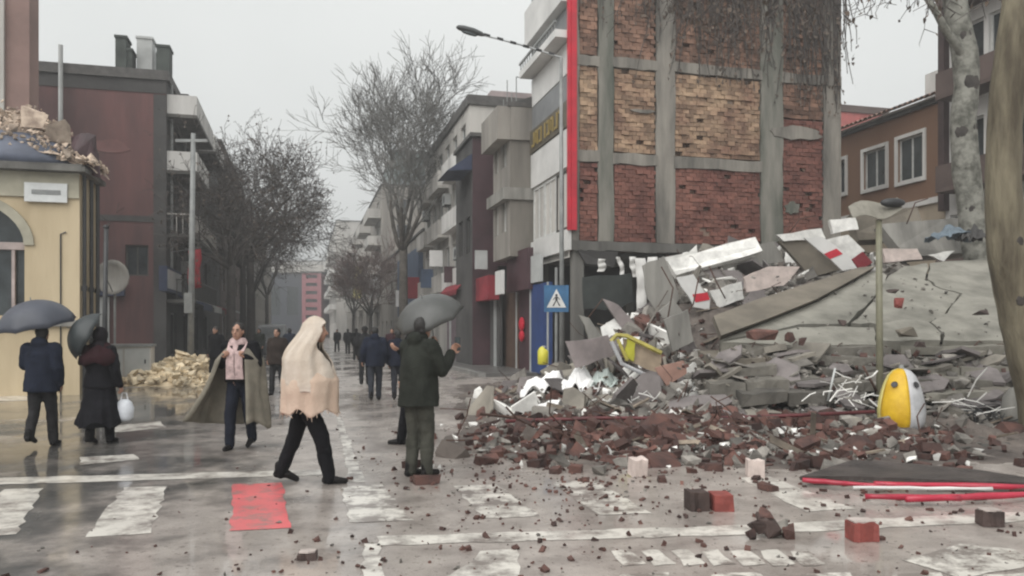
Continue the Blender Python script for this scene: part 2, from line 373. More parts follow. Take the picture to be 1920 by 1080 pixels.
mbk = MB(); mbk.bb((.03, .24, beams[0][0]), (WW-.02, 4.4, ZT)); obj('wall', mbk, M_MORT, r0)
_rb = random.Random(11)
for i, (a, b) in enumerate(cols):
    c = MB()
    zs = [beams[0][1]+.002, beams[1][0], beams[1][1], beams[2][0], beams[2][1], beams[3][0], beams[3][1], ZT]
    ring = []
    for z in [beams[0][1]+.003+(ZT-beams[0][1])*k/16 for k in range(17)]:
        e1, e2 = _rb.uniform(-.028, .028), _rb.uniform(-.028, .028)
        a2, b2 = (a if i == 0 else a+e1), (b if i == len(cols)-1 else b+e2)
        ring.append([(a2, .0, z), (b2, .0, z), (b2, .24, z), (a2, .24, z)])
    c.loft(ring); obj('column', c, M_RAWD if i in (1, 3) else M_RAW, r0)
for i, (a, b) in enumerate(beams):
    for j in range(len(cols)-1):
        x0, x1 = (0.0 if j == 0 else cols[j][1]-.04), cols[j+1][0]+.04
        if j == 3 and i == 1: continue
        if j == 3: x1 = WW
        if i == 0: x0 = 0.0 if j == 0 else cols[j][0]; x1 = cols[j+1][0] if j < 3 else WW
        c = MB(); d = _rb.uniform(-.03, .03) if i else 0; ring = []
        for k in range(7):
            x = x0+(x1-x0)*k/6; e = _rb.uniform(-.03, .03)
            ring.append([(x, -.02-.003*j, a+d+e), (x, -.02-.003*j, b+d+_rb.uniform(-.025, .025)), (x, .235, b+d), (x, .235, a+d+e)])
        c.loft(ring); obj('beam', c, M_RAW if i else M_CONCD, r0)
def bricks(x0, x1, z0, z1, m, seed, bl=.26, bh=.12, miss=.03):
    rg = random.Random(seed); b = MB(); nrow = int((z1-z0)/(bh+.018)); k = 0
    for r in range(nrow):
        z = z0+r*(z1-z0)/nrow; x = x0 - (bl/2 if r % 2 else 0); wob = rg.uniform(-.012, .012)
        while x < x1-.04:
            a, c = max(x, x0), min(x+bl-.012, x1)
            if c-a > .05 and rg.random() > miss:
                p = rg.uniform(-.025, .03) + .03*noise.noise(Vector((x*1.3, z*1.3, seed)))
                b.box(((a+c)/2, .14+p/2+wob, z+(z1-z0)/nrow/2), (c-a, .22-p, (z1-z0)/nrow-.010), Matrix.Rotation(rg.uniform(-.03, .03), 3, 'Y'), .04, rg)
            x += bl
    return b
for i in range(4):
    x0, x1 = cols[i][1]+.03, cols[i+1][0]-.03
    for j in range(3):
        z0, z1 = beams[j][1]+.02, beams[j+1][0]-.02
        if i == 3 and j == 0: z1 = wy(225, 1500); m = M_BR1
        elif i == 3 and j == 1: z0 = wy(222, 1500); m = M_BR3
        else: m = (M_BR1, M_BR2, M_BR3)[j]
        obj('brick_panel', bricks(x0, x1, z0, z1, m, i*7+j), m, r0, kind='stuff')
    x = bricks(x0, x1, beams[3][1]+.02, ZT-.02, M_BR3, 90+i); obj('brick_panel', x, M_BR3, r0, kind='stuff')
# plaster smears and torn edge of the missing neighbour left on the wall
for (a, b, c, d, m) in ((wv(1445), wv(1540), wy(262, 1500), wy(236, 1500), M_RAW), (wv(1470), wv(1500), wy(402, 1500), wy(380, 1500), M_RAWD), (wv(1180), wv(1228), wy(212, 1200), wy(205, 1200), M_RAW)):
    s = MB(); poly = []
    for k in range(18):
        t = 2*math.pi*k/18; q = 1+_rb.uniform(-.25, .2); poly.append(((a+b)/2+(b-a)/2*math.cos(t)*q, -.03, (c+d)/2+(d-c)/2*math.sin(t)*q))
    s.prism(poly, (0, .10, 0)); obj('plaster_patch', s, m, r0)
# smears of mortar and old plaster on the bricks
for k in range(26):
    x, z = _rb.uniform(wv(1095), wv(1570)), _rb.uniform(beams[0][1]+.2, beams[3][0]); w_, h_ = _rb.uniform(.12, .5), _rb.uniform(.08, .5)
    s = MB(); s.prism([(x+w_*math.cos(6.283*j/14)*_rb.uniform(.55, 1.1), _rb.uniform(.10, .125), z+h_*math.sin(6.283*j/14)*_rb.uniform(.55, 1.1)) for j in range(14)], (0, .09, 0)); obj('mortar_smear', s, (M_MORT, M_RAW, M_BEIGEM)[k % 3], r0)
# its white street front
LF = U0e-U0; Yf = dep(ux(1040, VF), VF); fz = lambda py: zz(py, Yf)
M_GOLD = mat('gold_sign_letters', (.30, .22, .07), .5, .2); M_SIGNB = mat('black_brown_sign', (.10, .085, .06), .5, .3)
M_GREYP = mat('grey_panel', (.20, .205, .21), .55, .15, 1.5, .05); M_PANW = mat('white_panel', (.62, .61, .59), .6, .12, .8, .05)
fb = MB()
bands = [(fz(478), fz(440), M_PANW, 'front_panel', .10), (fz(440), fz(332), None, 'window', 0), (fz(330), fz(262), M_PANW, 'front_panel', .10),
         (fz(260), fz(214), M_SIGNB, 'shop_sign', .14), (fz(212), fz(166), M_GREYP, 'front_panel', .06), (fz(164), fz(108), M_PANW, 'front_panel', .07),
         (fz(106), fz(92), M_PANW, 'ledge', .55), (fz(90), fz(44), M_GREYP, 'front_panel', .06), (fz(42), fz(-30), M_PANW, 'front_panel', .35), (fz(-32), ZT, M_GREYP, 'front_panel', .07)]
mbk = MB(); mbk.bb((-.0, .26, 4.0), (.028, LF, ZT)); obj('front_wall', mbk, M_PLAST, r0)
for a, b, m, nm, pr in bands:
    if m:
        q = MB(); q.bb((-pr, .02, a+.004), (-.002, LF, b-.004)); o = obj(nm, q, m, r0)
        if nm == 'shop_sign':
            for k in range(8):
                l = MB(); y = .55+k*.46; hh = (b-a)*.62; z = a+(b-a)*.19
                l.bb((-.05, y, z), (-.012, y+.08, z+hh))
                if k % 3 != 1: l.bb((-.05, y+.084, z+hh-.09), (-.012, y+.30, z+hh))
                if k % 2: l.bb((-.05, y+.084, z), (-.012, y+.30, z+.09))
                if k % 4 == 2: l.bb((-.05, y+.24, z+.094), (-.012, y+.30, z+hh-.094))
                obj('letter', l, M_GOLD, o, (-pr, 0, 0))
    else:
        for k in range(3):
            window(r0, (0, 0, 0), (0, 1, 0), (1, 0, 0), (.15+k*(LF-.3)/3, .15+(k+1)*(LF-.3)/3-.04, a+.02, b-.02), .02, M_FRAME if k else M_FRAMED, M_GLASSL if k == 1 else M_GLASS)
q = MB()
for k in range(15):
    q.bb((-.55, .1+k*LF/15, fz(92)+.002), (-.52, .14+k*LF/15, fz(80)))
q.bb((-.57, .05, fz(80)+.002), (-.50, LF, fz(76))); obj('ledge_rail', q, M_METALG, r0)
q = MB(); q.prism([(-.02, LF-.05, fz(140)), (-1.0, LF-.05, fz(160)), (-.02, LF-.05, fz(160))], (0, 1.4, 0)); obj('awning', q, M_DARKW, r0)
M_RED = mat('red_pipe_paint', (.50, .015, .035), .4, .15, 2, .05)
q = MB(); q.bb((-.05, -.14, wy(432, 1072)), (.13, -.045, ZT)); q.bb((-.16, -.10, wy(432, 1072)), (-.053, .015, ZT)); obj('red_strip', q, M_RED, r0)
# open ground floor under the party wall
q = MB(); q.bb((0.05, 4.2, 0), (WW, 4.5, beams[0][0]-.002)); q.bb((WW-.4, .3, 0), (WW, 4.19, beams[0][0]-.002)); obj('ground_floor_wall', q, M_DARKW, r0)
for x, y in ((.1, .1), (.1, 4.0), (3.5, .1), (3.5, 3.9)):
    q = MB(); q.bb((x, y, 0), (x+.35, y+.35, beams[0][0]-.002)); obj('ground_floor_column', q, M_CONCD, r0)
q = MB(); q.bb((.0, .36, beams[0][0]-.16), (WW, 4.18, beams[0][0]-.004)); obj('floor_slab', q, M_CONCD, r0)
q = MB(); q.prism([(.2, -.05, beams[0][0]-.005), (1.6, -.05, beams[0][0]-.005), (1.5, .1, beams[0][0]-.5), (.5, 0, beams[0][0]-.42)], (0, .5, 0)); obj('hanging_debris', q, M_DARKW, r0)

# R1 grey house with projecting upper floors
u1 = U0e+.05; v1 = 7.5; e1 = ux(925, v1); Y1 = dep(u1, v1); h1 = lambda py: zz(py, Y1)
r1 = building('apartment_building', 'narrow grey plastered house with projecting upper floors, next to the white front', u1, e1, v1, 1, 8, h1(200), M_TAUPE,
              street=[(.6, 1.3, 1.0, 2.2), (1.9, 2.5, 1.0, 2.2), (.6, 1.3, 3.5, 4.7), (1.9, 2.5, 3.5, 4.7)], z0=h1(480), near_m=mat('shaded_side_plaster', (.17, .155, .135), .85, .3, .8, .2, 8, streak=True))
q = MB(); q.bb((-.5, -.06, h1(262)), (-.003, e1-u1, h1(200)-.01)); q.bb((0.0, -.1, h1(262)), (.9, -.003, h1(200)-.01)); obj('parapet', q, M_TAUPE, r1)
q = MB(); q.bb((-.28, -.12, h1(374)), (-.003, e1-u1, h1(352))); q.bb((.0, -.12, h1(374)), (1.2, -.003, h1(352))); obj('ledge', q, M_CONC, r1)
q = MB(); q.bb((.9, .3, 0), (8, e1-u1, h1(480)-.003)); obj('ground_floor_wall', q, M_DARKW, r1)
q = MB()
for k, (yy, hh) in enumerate(((.2, 1.2), (.9, .8), (1.6, 1.5), (2.2, .9))): q.tube([(.3, yy, h1(200)+.1), (.3, yy, h1(200)+hh)], .02, 5)
obj('roof_mast', q, M_METALG, r1, kind='stuff'); q = MB(); q.tube([(.3, .2, h1(200)+1.2), (1.4, .2, h1(200)+1.2), (1.4, .2, h1(200)+.1)], .02, 5); obj('roof_rail', q, M_METALG, r1)
# R2 dark house
u2 = 33.6; v2 = 7.0; Y2 = dep(u2, v2); h2 = lambda py: zz(py, Y2)
r2 = building('apartment_building', 'narrow dark maroon house with a navy awning, beyond the grey one', u2, 37.4, v2, 1, 7, h2(256), M_DARKW, street=[(.5, 1.5, 5, 6.6), (2.2, 3.2, 5, 6.6)], near=[(1.1, 2., 5.4, 6.9), (1.1, 2., 2.4+.6, 4.4)], near_m=M_MAROON, fm=M_FRAMED)
M_NAVY = mat('navy_canvas', (.035, .045, .085), .8, .2)
q = MB(); q.prism([(-.02, 0, h2(288)), (-1.1, 0, h2(322)), (-.02, 0, h2(318))], (0, 2.6, 0)); obj('awning', q, M_NAVY, r2)
# R3 long pale house with balconies
u3 = 37.6; v3 = 7.7; u3e = ux(797, v3); Y3 = dep(u3, v3); L3 = u3e-u3; H3 = zz(196, Y3)
r3 = building('apartment_building', 'long pale grey house with rows of solid white balconies, behind the bare street tree', u3, u3e, v3, 1, 9, H3, M_PLAST,
              street=grid(6, L3, 1.3, 1.7, [4.5, 7.5, 10.1], .5), par=.3)
for z in (3.7, 6.7, 9.4):
    for y0, y1 in ((.3, 4.6), (5.6, 9.8), (10.9, L3-.3)): balcony(r3, 1, y0, y1, z, .6, M_WHITEP if y0 < 5 else M_PLAST)
q = MB(); q.bb((1.6, 2.4, H3+.47), (4.5, 5, H3+1.5)); obj('penthouse', q, mat('pink_plaster', (.34, .28, .275), .85, .2, 1, .1), r3)
q = MB(); q.bb((-.3, 0.2, 3.0), (-.05, 5.0, 3.6)); obj('shop_sign', q, M_MAROON, r3)
# R4 green glazed tower, set back
u4 = 56; v4 = vx(796, 56)-.1
Y4 = dep(u4, v4+1)
r4 = building('office_tower', 'greenish glazed block rising behind the bare street tree', 95, 110, vx(742, 95), 1, vx(797, 95)-vx(742, 95), zz(283, dep(95, 10)), mat('green_grey_cladding', (.12, .155, .15), .5, .25, 1, .05),
              near=[(.4+k*1.15, 1.3+k*1.15, z, z+2.2) for k in range(3) for z in (5.2, 8.4, 11.6, 14.8, 18)], street=grid(4, 15, 1.6, 1.8, [5.2, 8, 10.8]), gm=M_GLASSL, fm=M_METALG, bars=0)
# R5 low house with blue shop banner
r5 = building('shop_house', 'low brown house with a tall blue banner, behind the umbrella man', u3e+.3, 84, 7.7, 1, 8, 8.2, M_TAUPE, street=grid(7, 84-u3e-.3, 1.5, 1.5, [1, 4.6], .6), near=[(1, 2.5, 4.6, 6.2)])
M_BLUE = mat('deep_blue_sheet', (.022, .05, .16), .55, .2, 1.5, .05); M_BLUED = mat('dull_blue_banner', (.045, .07, .12), .6, .25, 1.5, .05)
yb0, yb1 = ux(788, 7.5)-u3e-.3, ux(748, 7.5)-u3e-.3
q = MB(); q.bb((-.32, max(.1, yb0), 2.7), (-.02, yb1, 7.2)); obj('banner', q, M_BLUED, r5)
# R6, R7 far beige blocks
r6 = building('apartment_building', 'beige five storey block with pale balconies, far down the right side', ux(716, 7.7), 150, 7.7, 1, 10, 16.4, M_TAUPE, street=grid(9, 150-ux(716, 7.7), 2.2, 1.7, [2, 5, 8, 11, 13.6]), near=grid(3, 10, 1.2, 1.5, [2, 5, 8, 11, 13.6]))
for z in (4.4, 7.4, 10.4, 13.2):
    for k in range(4): balcony(r6, 1, 1+k*13, 8+k*13, z, 1.3, M_PLAST)
r7 = building('apartment_building', 'pale block farthest down the right side of the street', 152, 210, 5.9, 1, 12, 22, M_PLAST, street=grid(8, 58, 3, 1.8, [3, 6.4, 9.8, 13.2, 16.6]), near=grid(2, 12, 1.6, 1.8, [3, 6.4, 9.8, 13.2, 16.6]))
for z in (5.6, 9, 12.4, 15.8):
    for k in range(3): balcony(r7, 1, 2+k*18, 14+k*18, z, 1.3, M_WHITEP)
# end of the street
def slab_house(name, label, px0, px1, pyt, Y, deep, wm, fm=None, rows=4, ncol=3, z0=0):
    a, b = W(px0, HOR, Y), W(px1, HOR, Y); root = thing(name, label, 'building', (a.x, Y, 0)); w = b.x-a.x; h = zz(pyt, Y)
    ops = [(w*(k+.2)/ncol, w*(k+.8)/ncol, h*(r+.35)/rows, h*(r+.8)/rows) for k in range(ncol) for r in range(rows)]
    mb = MB(); facade(mb, (0, 0, 0), (1, 0, 0), w, h, ops, .25, (0, 1, 0))
    mb.quad((0, 0, 0), (0, deep, 0), (0, deep, h), (0, 0, h)); mb.quad((w, 0, 0), (w, deep, 0), (w, deep, h), (w, 0, h)); mb.quad((0, deep, 0), (w, deep, 0), (w, deep, h), (0, deep, h))
    obj('wall', mb, wm, root); r = MB(); r.bb((-.2, -.2, h+.002), (w+.2, deep, h+.4)); obj('roof', r, M_ROOF, root)
    for q in ops: window(root, (0, 0, 0), (1, 0, 0), (0, 1, 0), q, .25, fm or M_FRAME, M_GLASS)
    return root, w, h
e1_, w_, h_ = slab_house('office_building', 'dark slate block with a pale roof band closing the far end of the street', 498, 566, 514, 190, 12, mat('slate_wall', (.055, .06, .075), .7, .25), M_FRAMED, 1, 2)
q = MB(); q.bb((-2, -.8, h_+.42), (w_+6, 3, h_+2.2)); obj('parapet', q, M_PLAST, e1_)
e2_, w_, h_ = slab_house('shop_building', 'house with a tall pink red banner front at the street end', 566, 602, 512, 185, 10, mat('pink_red_front', (.33, .125, .14), .7, .2), mat('red_window_frame', (.22, .09, .10), .7, .1), 8, 1)
slab_house('apartment_building', 'pale hazy block rising behind the street end', 452, 612, 490, 300, 20, M_PLAST, M_FRAME, 6, 6)
hb = MB(); ringb = []
for k in range(25):
    x = -330+k*22; hh = 26+16*noise.noise(Vector((k*.35, 3.1, 0)))
    ringb.append([(x, 640, -2), (x, 680, max(8, hh)), (x, 760, -2)])
hb.loft(ringb); obj('hills', hb, mat('far_hill', (.09, .10, .095), .9, .3, .02, 0), kind='structure', smooth=True)

# --- left row
VL = -5.4; UL = 22.0
M_YEL = mat('yellow_ochre_plaster', (.43, .34, .215), .85, .25, .9, .3, 8, col2=(.57, .465, .31), streak=True); M_CREAM = mat('grey_cream_cornice', (.36, .335, .26), .85, .25, 1, .2, 8)
l2 = thing('shop_house', 'yellow single storey house with an arched window and rubble on its roof', 'building', P(UL, VL), TH)
YL = dep(UL, VL); lz = lambda py: zz(py, YL); lx = lambda px: vx(px, UL)-VL       # negative to the left
# near wall with an arched opening
xa0, xa1 = lx(-260), lx(46); zs0, zsp = lz(592), lz(462); ra = (xa1-xa0)/2
mb = MB(); ztop = lz(326); xw = -9.0; Dp = .35
f = []
mb.quad((xa1, 0, 0), (0, 0, 0), (0, 0, ztop), (xa1, 0, ztop)); mb.quad((xw, 0, 0), (xa0, 0, 0), (xa0, 0, ztop), (xw, 0, ztop)); mb.quad((xa0, 0, 0), (xa1, 0, 0), (xa1, 0, zs0), (xa0, 0, zs0))
arc = [(xa0+ra+ra*math.cos(math.pi*k/20), zsp+min(1.15, ra)*math.sin(math.pi*k/20)) for k in range(21)]
for k in range(20):
    (x0, z0_), (x1, z1_) = arc[k], arc[k+1]
    mb.quad((x0, 0, z0_), (x1, 0, z1_), (x1, 0, ztop), (x0, 0, ztop)); mb.quad((x0, 0, z0_), (x1, 0, z1_), (x1, Dp, z1_), (x0, Dp, z0_))
mb.quad((xa1, 0, zs0), (xa1, 0, zsp), (xa1, Dp, zsp), (xa1, Dp, zs0)); mb.quad((xa0, 0, zs0), (xa1, 0, zs0), (xa1, Dp, zs0), (xa0, Dp, zs0))
mb.quad((0, 0, 0), (0, 1.6, 0), (0, 1.6, ztop), (0, 0, ztop)); mb.quad((0, 1.6, 0), (xw, 1.6, 0), (xw, 1.6, ztop), (0, 1.6, ztop))
obj('wall', mb, M_YEL, l2)
q = MB(); q.add([(x, Dp-.02, z) for x, z in arc] + [(xa0, Dp-.02, zs0), (xa1, Dp-.02, zs0)], [tuple(range(23))]); wo = obj('arched_window', q, M_GLASS, l2)
q = MB(); q.bb((xa0, Dp-.16, zsp-.1), (xa1, Dp-.03, zsp+.08))
for x in (xa1-.35, xa1-.9, xa1-1.5): q.bb((x, Dp-.14, zs0), (x+.07, Dp-.04, zsp-.103))
obj('window_frame', q, mat('pinkish_frame', (.40, .33, .31), .7, .2), wo)
q = MB(); q.loft([[(xa0+ra+(ra+d)*math.cos(math.pi*k/20), y, zsp+(1.15+d)*math.sin(math.pi*k/20)) for d, y in ((.0, -.06), (.22, -.06), (.22, -.003), (0, -.003))] for k in range(21)]); obj('arch_moulding', q, M_CREAM, l2)
q = MB(); q.bb((xw, -.35, ztop+.002), (.2, 1.8, ztop+.12)); q.bb((xw, -.22, ztop+.123), (.1, 1.75, ztop+.2)); obj('eave', q, M_CONCD, l2)
q = MB(); q.bb((xw, -.06, ztop-.62), (-.003, -.004, ztop-.003)); obj('frieze', q, M_CREAM, l2)
q = MB(); q.bb((lx(48), -.11, lz(382)), (lx(128), -.064, lz(347))); pl_ = obj('name_plate', q, mat('white_plate', (.62, .63, .62), .5, .1), l2)
q = MB(); q.bb((lx(62), -.125, lz(368)), (lx(116), -.112, lz(360))); obj('plate_text', q, M_METALG, pl_)
q = MB(); q.bb((xw, -.12, lz(612)), (-.05, -.004, lz(600))); obj('sill', q, M_CONC, l2)
for x, y in ((.08, .12), (.08, .8), (.08, 1.45)):
    q = MB(); q.tube([(x, y, 0), (x, y, ztop-.02)], .05, 8); q.tube([(x, y, 2.6), (x, y, 2.72)], .07, 8); obj('drainpipe', q, M_METALD, l2)
q = MB(); q.tube([(-.42, -.02, 0), (-.42, -.02, lz(440)), (-.3, -.02, lz(436))], .018, 5); obj('cable', q, M_METALD, l2)
# grey blue tarpaulin dome on its roof, rubble beside it
M_TARP = mat('grey_blue_sheet', (.10, .115, .16), .55, .25, 1.2, .1)
mb = MB(); cx = lx(-20); rings = []
for k in range(8):
    t = k/7; rings.append([(cx+2.1*math.cos(2*math.pi*j/20)*math.cos(t*1.45)+.05*noise.noise(Vector((j, k, 1))), .9+1.1*math.sin(2*math.pi*j/20)*math.cos(t*1.45), ztop+.21+.95*math.sin(t*1.5)) for j in range(20)])
mb.loft(rings); obj('roof_sheet', mb, M_TARP, l2, smooth=True)
# L1 tall house at the left edge
uu = 27.5; vv = vx(55, uu)
M_PINKB = mat('pink_brown_plaster', (.24, .155, .135), .85, .2, .6, .15)
l1 = building('apartment_building', 'tall pink brown house cut by the left edge of the photo', uu, uu+.9, vv, -1, 9, 16, M_PINKB, near=[(9-.75-k*2.6-1.7, 9-.75-k*2.6, z, z+1.9) for k in range(2) for z in (1, 4.2, 8.0, 11.0)], gm=M_GLASSL)
q = MB(); q.bb((-9, -.08, 0), (-.75, -.004, .9)); 
for z in (7.2, 10.2, 13.2): q.bb((-9, -.10, z), (-.80, -.004, z+.55))
q.bb((-.86, -.12, .9), (-.66, -.003, 16)); obj('pale_band', q, M_PLAST, l1)
# L3 big red brown house with chimneys
u5 = 36.5; v5 = vx(312, u5); e5 = ux(412, v5); Y5 = dep(u5, v5); k5 = lambda py: zz(py, Y5); H5 = k5(152)
nx5 = lambda px: vx(px, u5)-v5
l3 = building('apartment_building', 'big red brown apartment house with chimneys, behind the yellow house', u5, e5, v5, -1, 13, H5, M_DARKW, near_m=M_REDBR,
              street=[(y, y+1.6, z, z+1.9) for y in (1.2, 5, 9, 13) for z in (.5, 3.7, 6.4, 9.0)], near=[(13-1.6, 13-.7, 3.9, 5.2), (13-3.9, 13-3.0, 3.9, 5.2)], fm=M_FRAMED, par=.25)
q = MB(); q.bb((-13, -.03, H5-.55), (-.003, -.004, H5-.004)); q.bb((-13, -.03, H5-6.0), (-.003, -.004, H5-5.75)); q.bb((-.5, -.034, 0), (-.004, -.002, H5-.6)); obj('dark_band', q, M_DARKW, l3)
for z, ys in ((8.3, ((.1, 4.6),)), (10.7, ((.1, 6.4), (7.2, 12)))):
    for y0, y1 in ys: balcony(l3, -1, y0, y1, z, 1.2, M_CONCD, M_WHITEP)
balcony(l3, -1, .1, 9, 5.6, 1.1, M_CONCD, M_PLAST, open_rail=True)
q = MB(); q.prism([(-11.2, -.02, 3.9), (-11.2, -1.0, 3.1), (-11.2, -.02, 3.6)], (4.2, 0, 0)); obj('awning', q, M_METALD, l3)
q = MB(); q.bb((-11, -.3, .2), (-8.2, -.004, 1.3)); obj('shop_counter', q, M_PLAST, l3)
q = MB(); q.bb((-5.2, -.09, .15), (-2.2, -.004, 3.0)); obj('roller_shutter', q, M_GALV, l3)
q = MB(); q.bb((-5.4, -.22, 3.05), (-1.6, -.004, 3.75)); obj('shop_sign', q, M_NAVY, l3)
balcony(l3, -1, .2, 9, 2.8, 1.1, M_CONCD, M_FRAMED, open_rail=True)
M_SOOT = mat('green_grey_chimney', (.055, .065, .058), .85, .3, 1.5, .2)
for a, b, t, m, yy in ((213, 234, 78, M_SOOT, .3), (234, 244, 101, M_SOOT, .35), (249, 279, 77, M_GALV, .8), (291, 315, 89, M_SOOT, .3), (321, 344, 107, M_SOOT, 2.4), (346, 358, 143, M_SOOT, 4)):
    x0, x1 = nx5(a), nx5(b)
    if b > 315: x0, x1 = -1.2, -.5
    q = MB(); zt = zz(t, Y5+yy); q.bb((x0, yy, H5+.42), (x1, yy+.9, zt)); q.bb((x0-.04, yy-.04, zt+.001), (x1+.04, yy+.94, zt+.1)); obj('chimney', q, m, l3)
q = MB(); q.bb((-5.5, 9, H5+.42), (-.3, e5-u5-.3, H5+2.0)); obj('penthouse', q, M_DARKW, l3)
q = MB(); q.tube([(nx5(117), -.25, k5(206)-3.5), (nx5(117), -.25, k5(104))], .09, 8); obj('flue', q, M_GALV, l3)
for k, (a, b_, c, d, m) in enumerate(((-12.5, -10.8, 6.3, 9.6, M_BRP), (-8.9, -7.0, 4.0, 6.0, M_BRP), (-4.8, -3.4, 6.8, 10.4, M_REDP2), (-6.8, -5.6, 8.6, 10.6, M_REDP2), (-3.0, -1.4, 9.0, 9.6, M_REDP2))):
    q = MB(); q.prism([(a+(b_-a)*(.5+.5*math.cos(6.283*j/16)*_rb.uniform(.75, 1.1)), -.018, c+(d-c)*(.5+.5*math.sin(6.283*j/16)*_rb.uniform(.75, 1.1))) for j in range(16)], (0, .016, 0)); obj('plaster_patch', q, m, l3)
q = MB()
for yy in (.5, 4.6, 9.0): q.tube([(.14, yy, 3.2), (.14, yy, H5)], .06, 6)
obj('drainpipe', q, M_METALG, l3)
M_BRDK = mat('dark_brown_plaster', (.095, .068, .06), .85, .3, .5, .15)
l3b = building('apartment_building', 'dark brown block showing behind the chimneys and the street trees', e5+.4, e5+24, v5, -1, 12, 14.8, M_BRDK, street=grid(6, 23.6, 1.6, 1.6, [1, 4.5, 7.6, 10.6]), near=grid(3, 12, 1.2, 1.5, [4.5, 7.6, 10.6]))
l4 = building('apartment_building', 'grey brown block far down the left side behind bare trees', e5+25, 150, v5, -1, 12, 13.0, M_TAUPE, street=grid(12, 150-e5-25, 2.2, 1.7, [1.2, 4.5, 7.6, 10.2]))
# right background: brown house with white framed windows, tiled eave
ub, vb = 24.6, 23.0
M_BROWN = mat('brown_plaster', (.175, .095, .058), .85, .18, .5, .12, 8, col2=(.21, .12, .075)); M_BEIGE = mat('beige_plaster', (.37, .305, .23), .85, .2, .7, .15)
Yb = dep(ub, vb); bz = lambda py: zz(py, 30.0)
bu = lambda px: ux(px, vb)-ub
def bzz(px, py): return zz(py, dep(ux(px, vb), vb))
wins = [(bu(1732), bu(1684), bzz(1706, 338), bzz(1706, 256)), (bu(1662), bu(1620), bzz(1640, 352), bzz(1640, 280)), (bu(1586), bu(1560), bzz(1574, 364), bzz(1574, 302))]
rb_ = building('house', 'brown house with white framed windows and tiled eave, beyond the rubble', ub, ub+16, vb, 1, 9, bzz(1750, 196), M_BROWN, street=wins, depth=.14)
for q4 in wins:
    q = MB(); a, b, c, d = q4
    for r_ in (((-.07), a-.14, c-.14, a, d+.14), ((-.07), b, c-.14, b+.14, d+.14), ((-.07), a, d, b, d+.14), ((-.10), a, c-.14, b, c)):
        q.bb((r_[0], r_[1], r_[2]), (-.003, r_[3], r_[4]))
    obj('window_surround', q, M_WHITEP, rb_)
zb = bzz(1700, 392); q = MB(); q.bb((-.16, 0, zb), (-.004, 16, zb+.22)); obj('ledge', q, M_WHITEP, rb_)
q = MB(); q.bb((-.04, 0, 0), (-.003, 16, zb-.003)); obj('lower_wall', q, M_BEIGE, rb_)
tq = MB(); tq.tube([(-.55, -.11, 0), (-.55, .11, 0)], .01, 3); ht = bzz(1750, 196)
tl = MB(); tl.loft([[(-.45+.9*i, .13*math.cos(math.pi*k/6), ht+.22+.3*i+.09*math.sin(math.pi*k/6)) for k in range(7)] for i in (0, 1)], False, False, False); tme = tl.mesh('tile', M_TILE)
for k in range(56): link('tile', tme, rb_, (0, .15+k*.285, 0))
q = MB(); q.bb((-.3, 0, ht+.165), (-.002, 16, ht+.2)); obj('eave', q, M_PLAST, rb_)
q = MB(); q.bb((.6, 1.0, ht+.2), (1.2, 1.7, ht+1.5)); obj('chimney', q, M_WHITEP, rb_)
rr = building('house', 'red house with dark roof edge, behind the brown house', 46, 56, vx(1570, 46), 1, vx(1662, 46)-vx(1570, 46), zz(192, dep(46, 26)), mat('coral_red_plaster', (.42, .12, .11), .8, .25, .6, .1), near=[(1, 1.9, 9.5, 11)], roofm=M_BRDK, par=.3)
# white balcony house behind the plane trunks
rw = building('apartment_building', 'white house with dark balconies behind the plane tree trunks', 15.5, 24.4, 22.8, 1, 9, 17, M_WHITEP, street=[(y, y+1.5, z, z+1.9) for y in (.8, 3.2, 5.5, 7.2) for z in (.8, 3.9, 7.2, 10.6, 13.6)], gm=M_GLASS)
for z in (3.3, 6.5, 9.8, 13.0):
    for y0, y1 in ((.3, 4.0), (4.6, 8.3)): balcony(rw, 1, y0, y1, z, 1.0, M_BRDK)
q = MB(); q.bb((-.25, 8.72, zz(398, 29.6)), (-.004, 9.0, 16.9)); obj('dark_post', q, mat('brown_black_paint', (.05, .03, .028), .6, .2), rw)
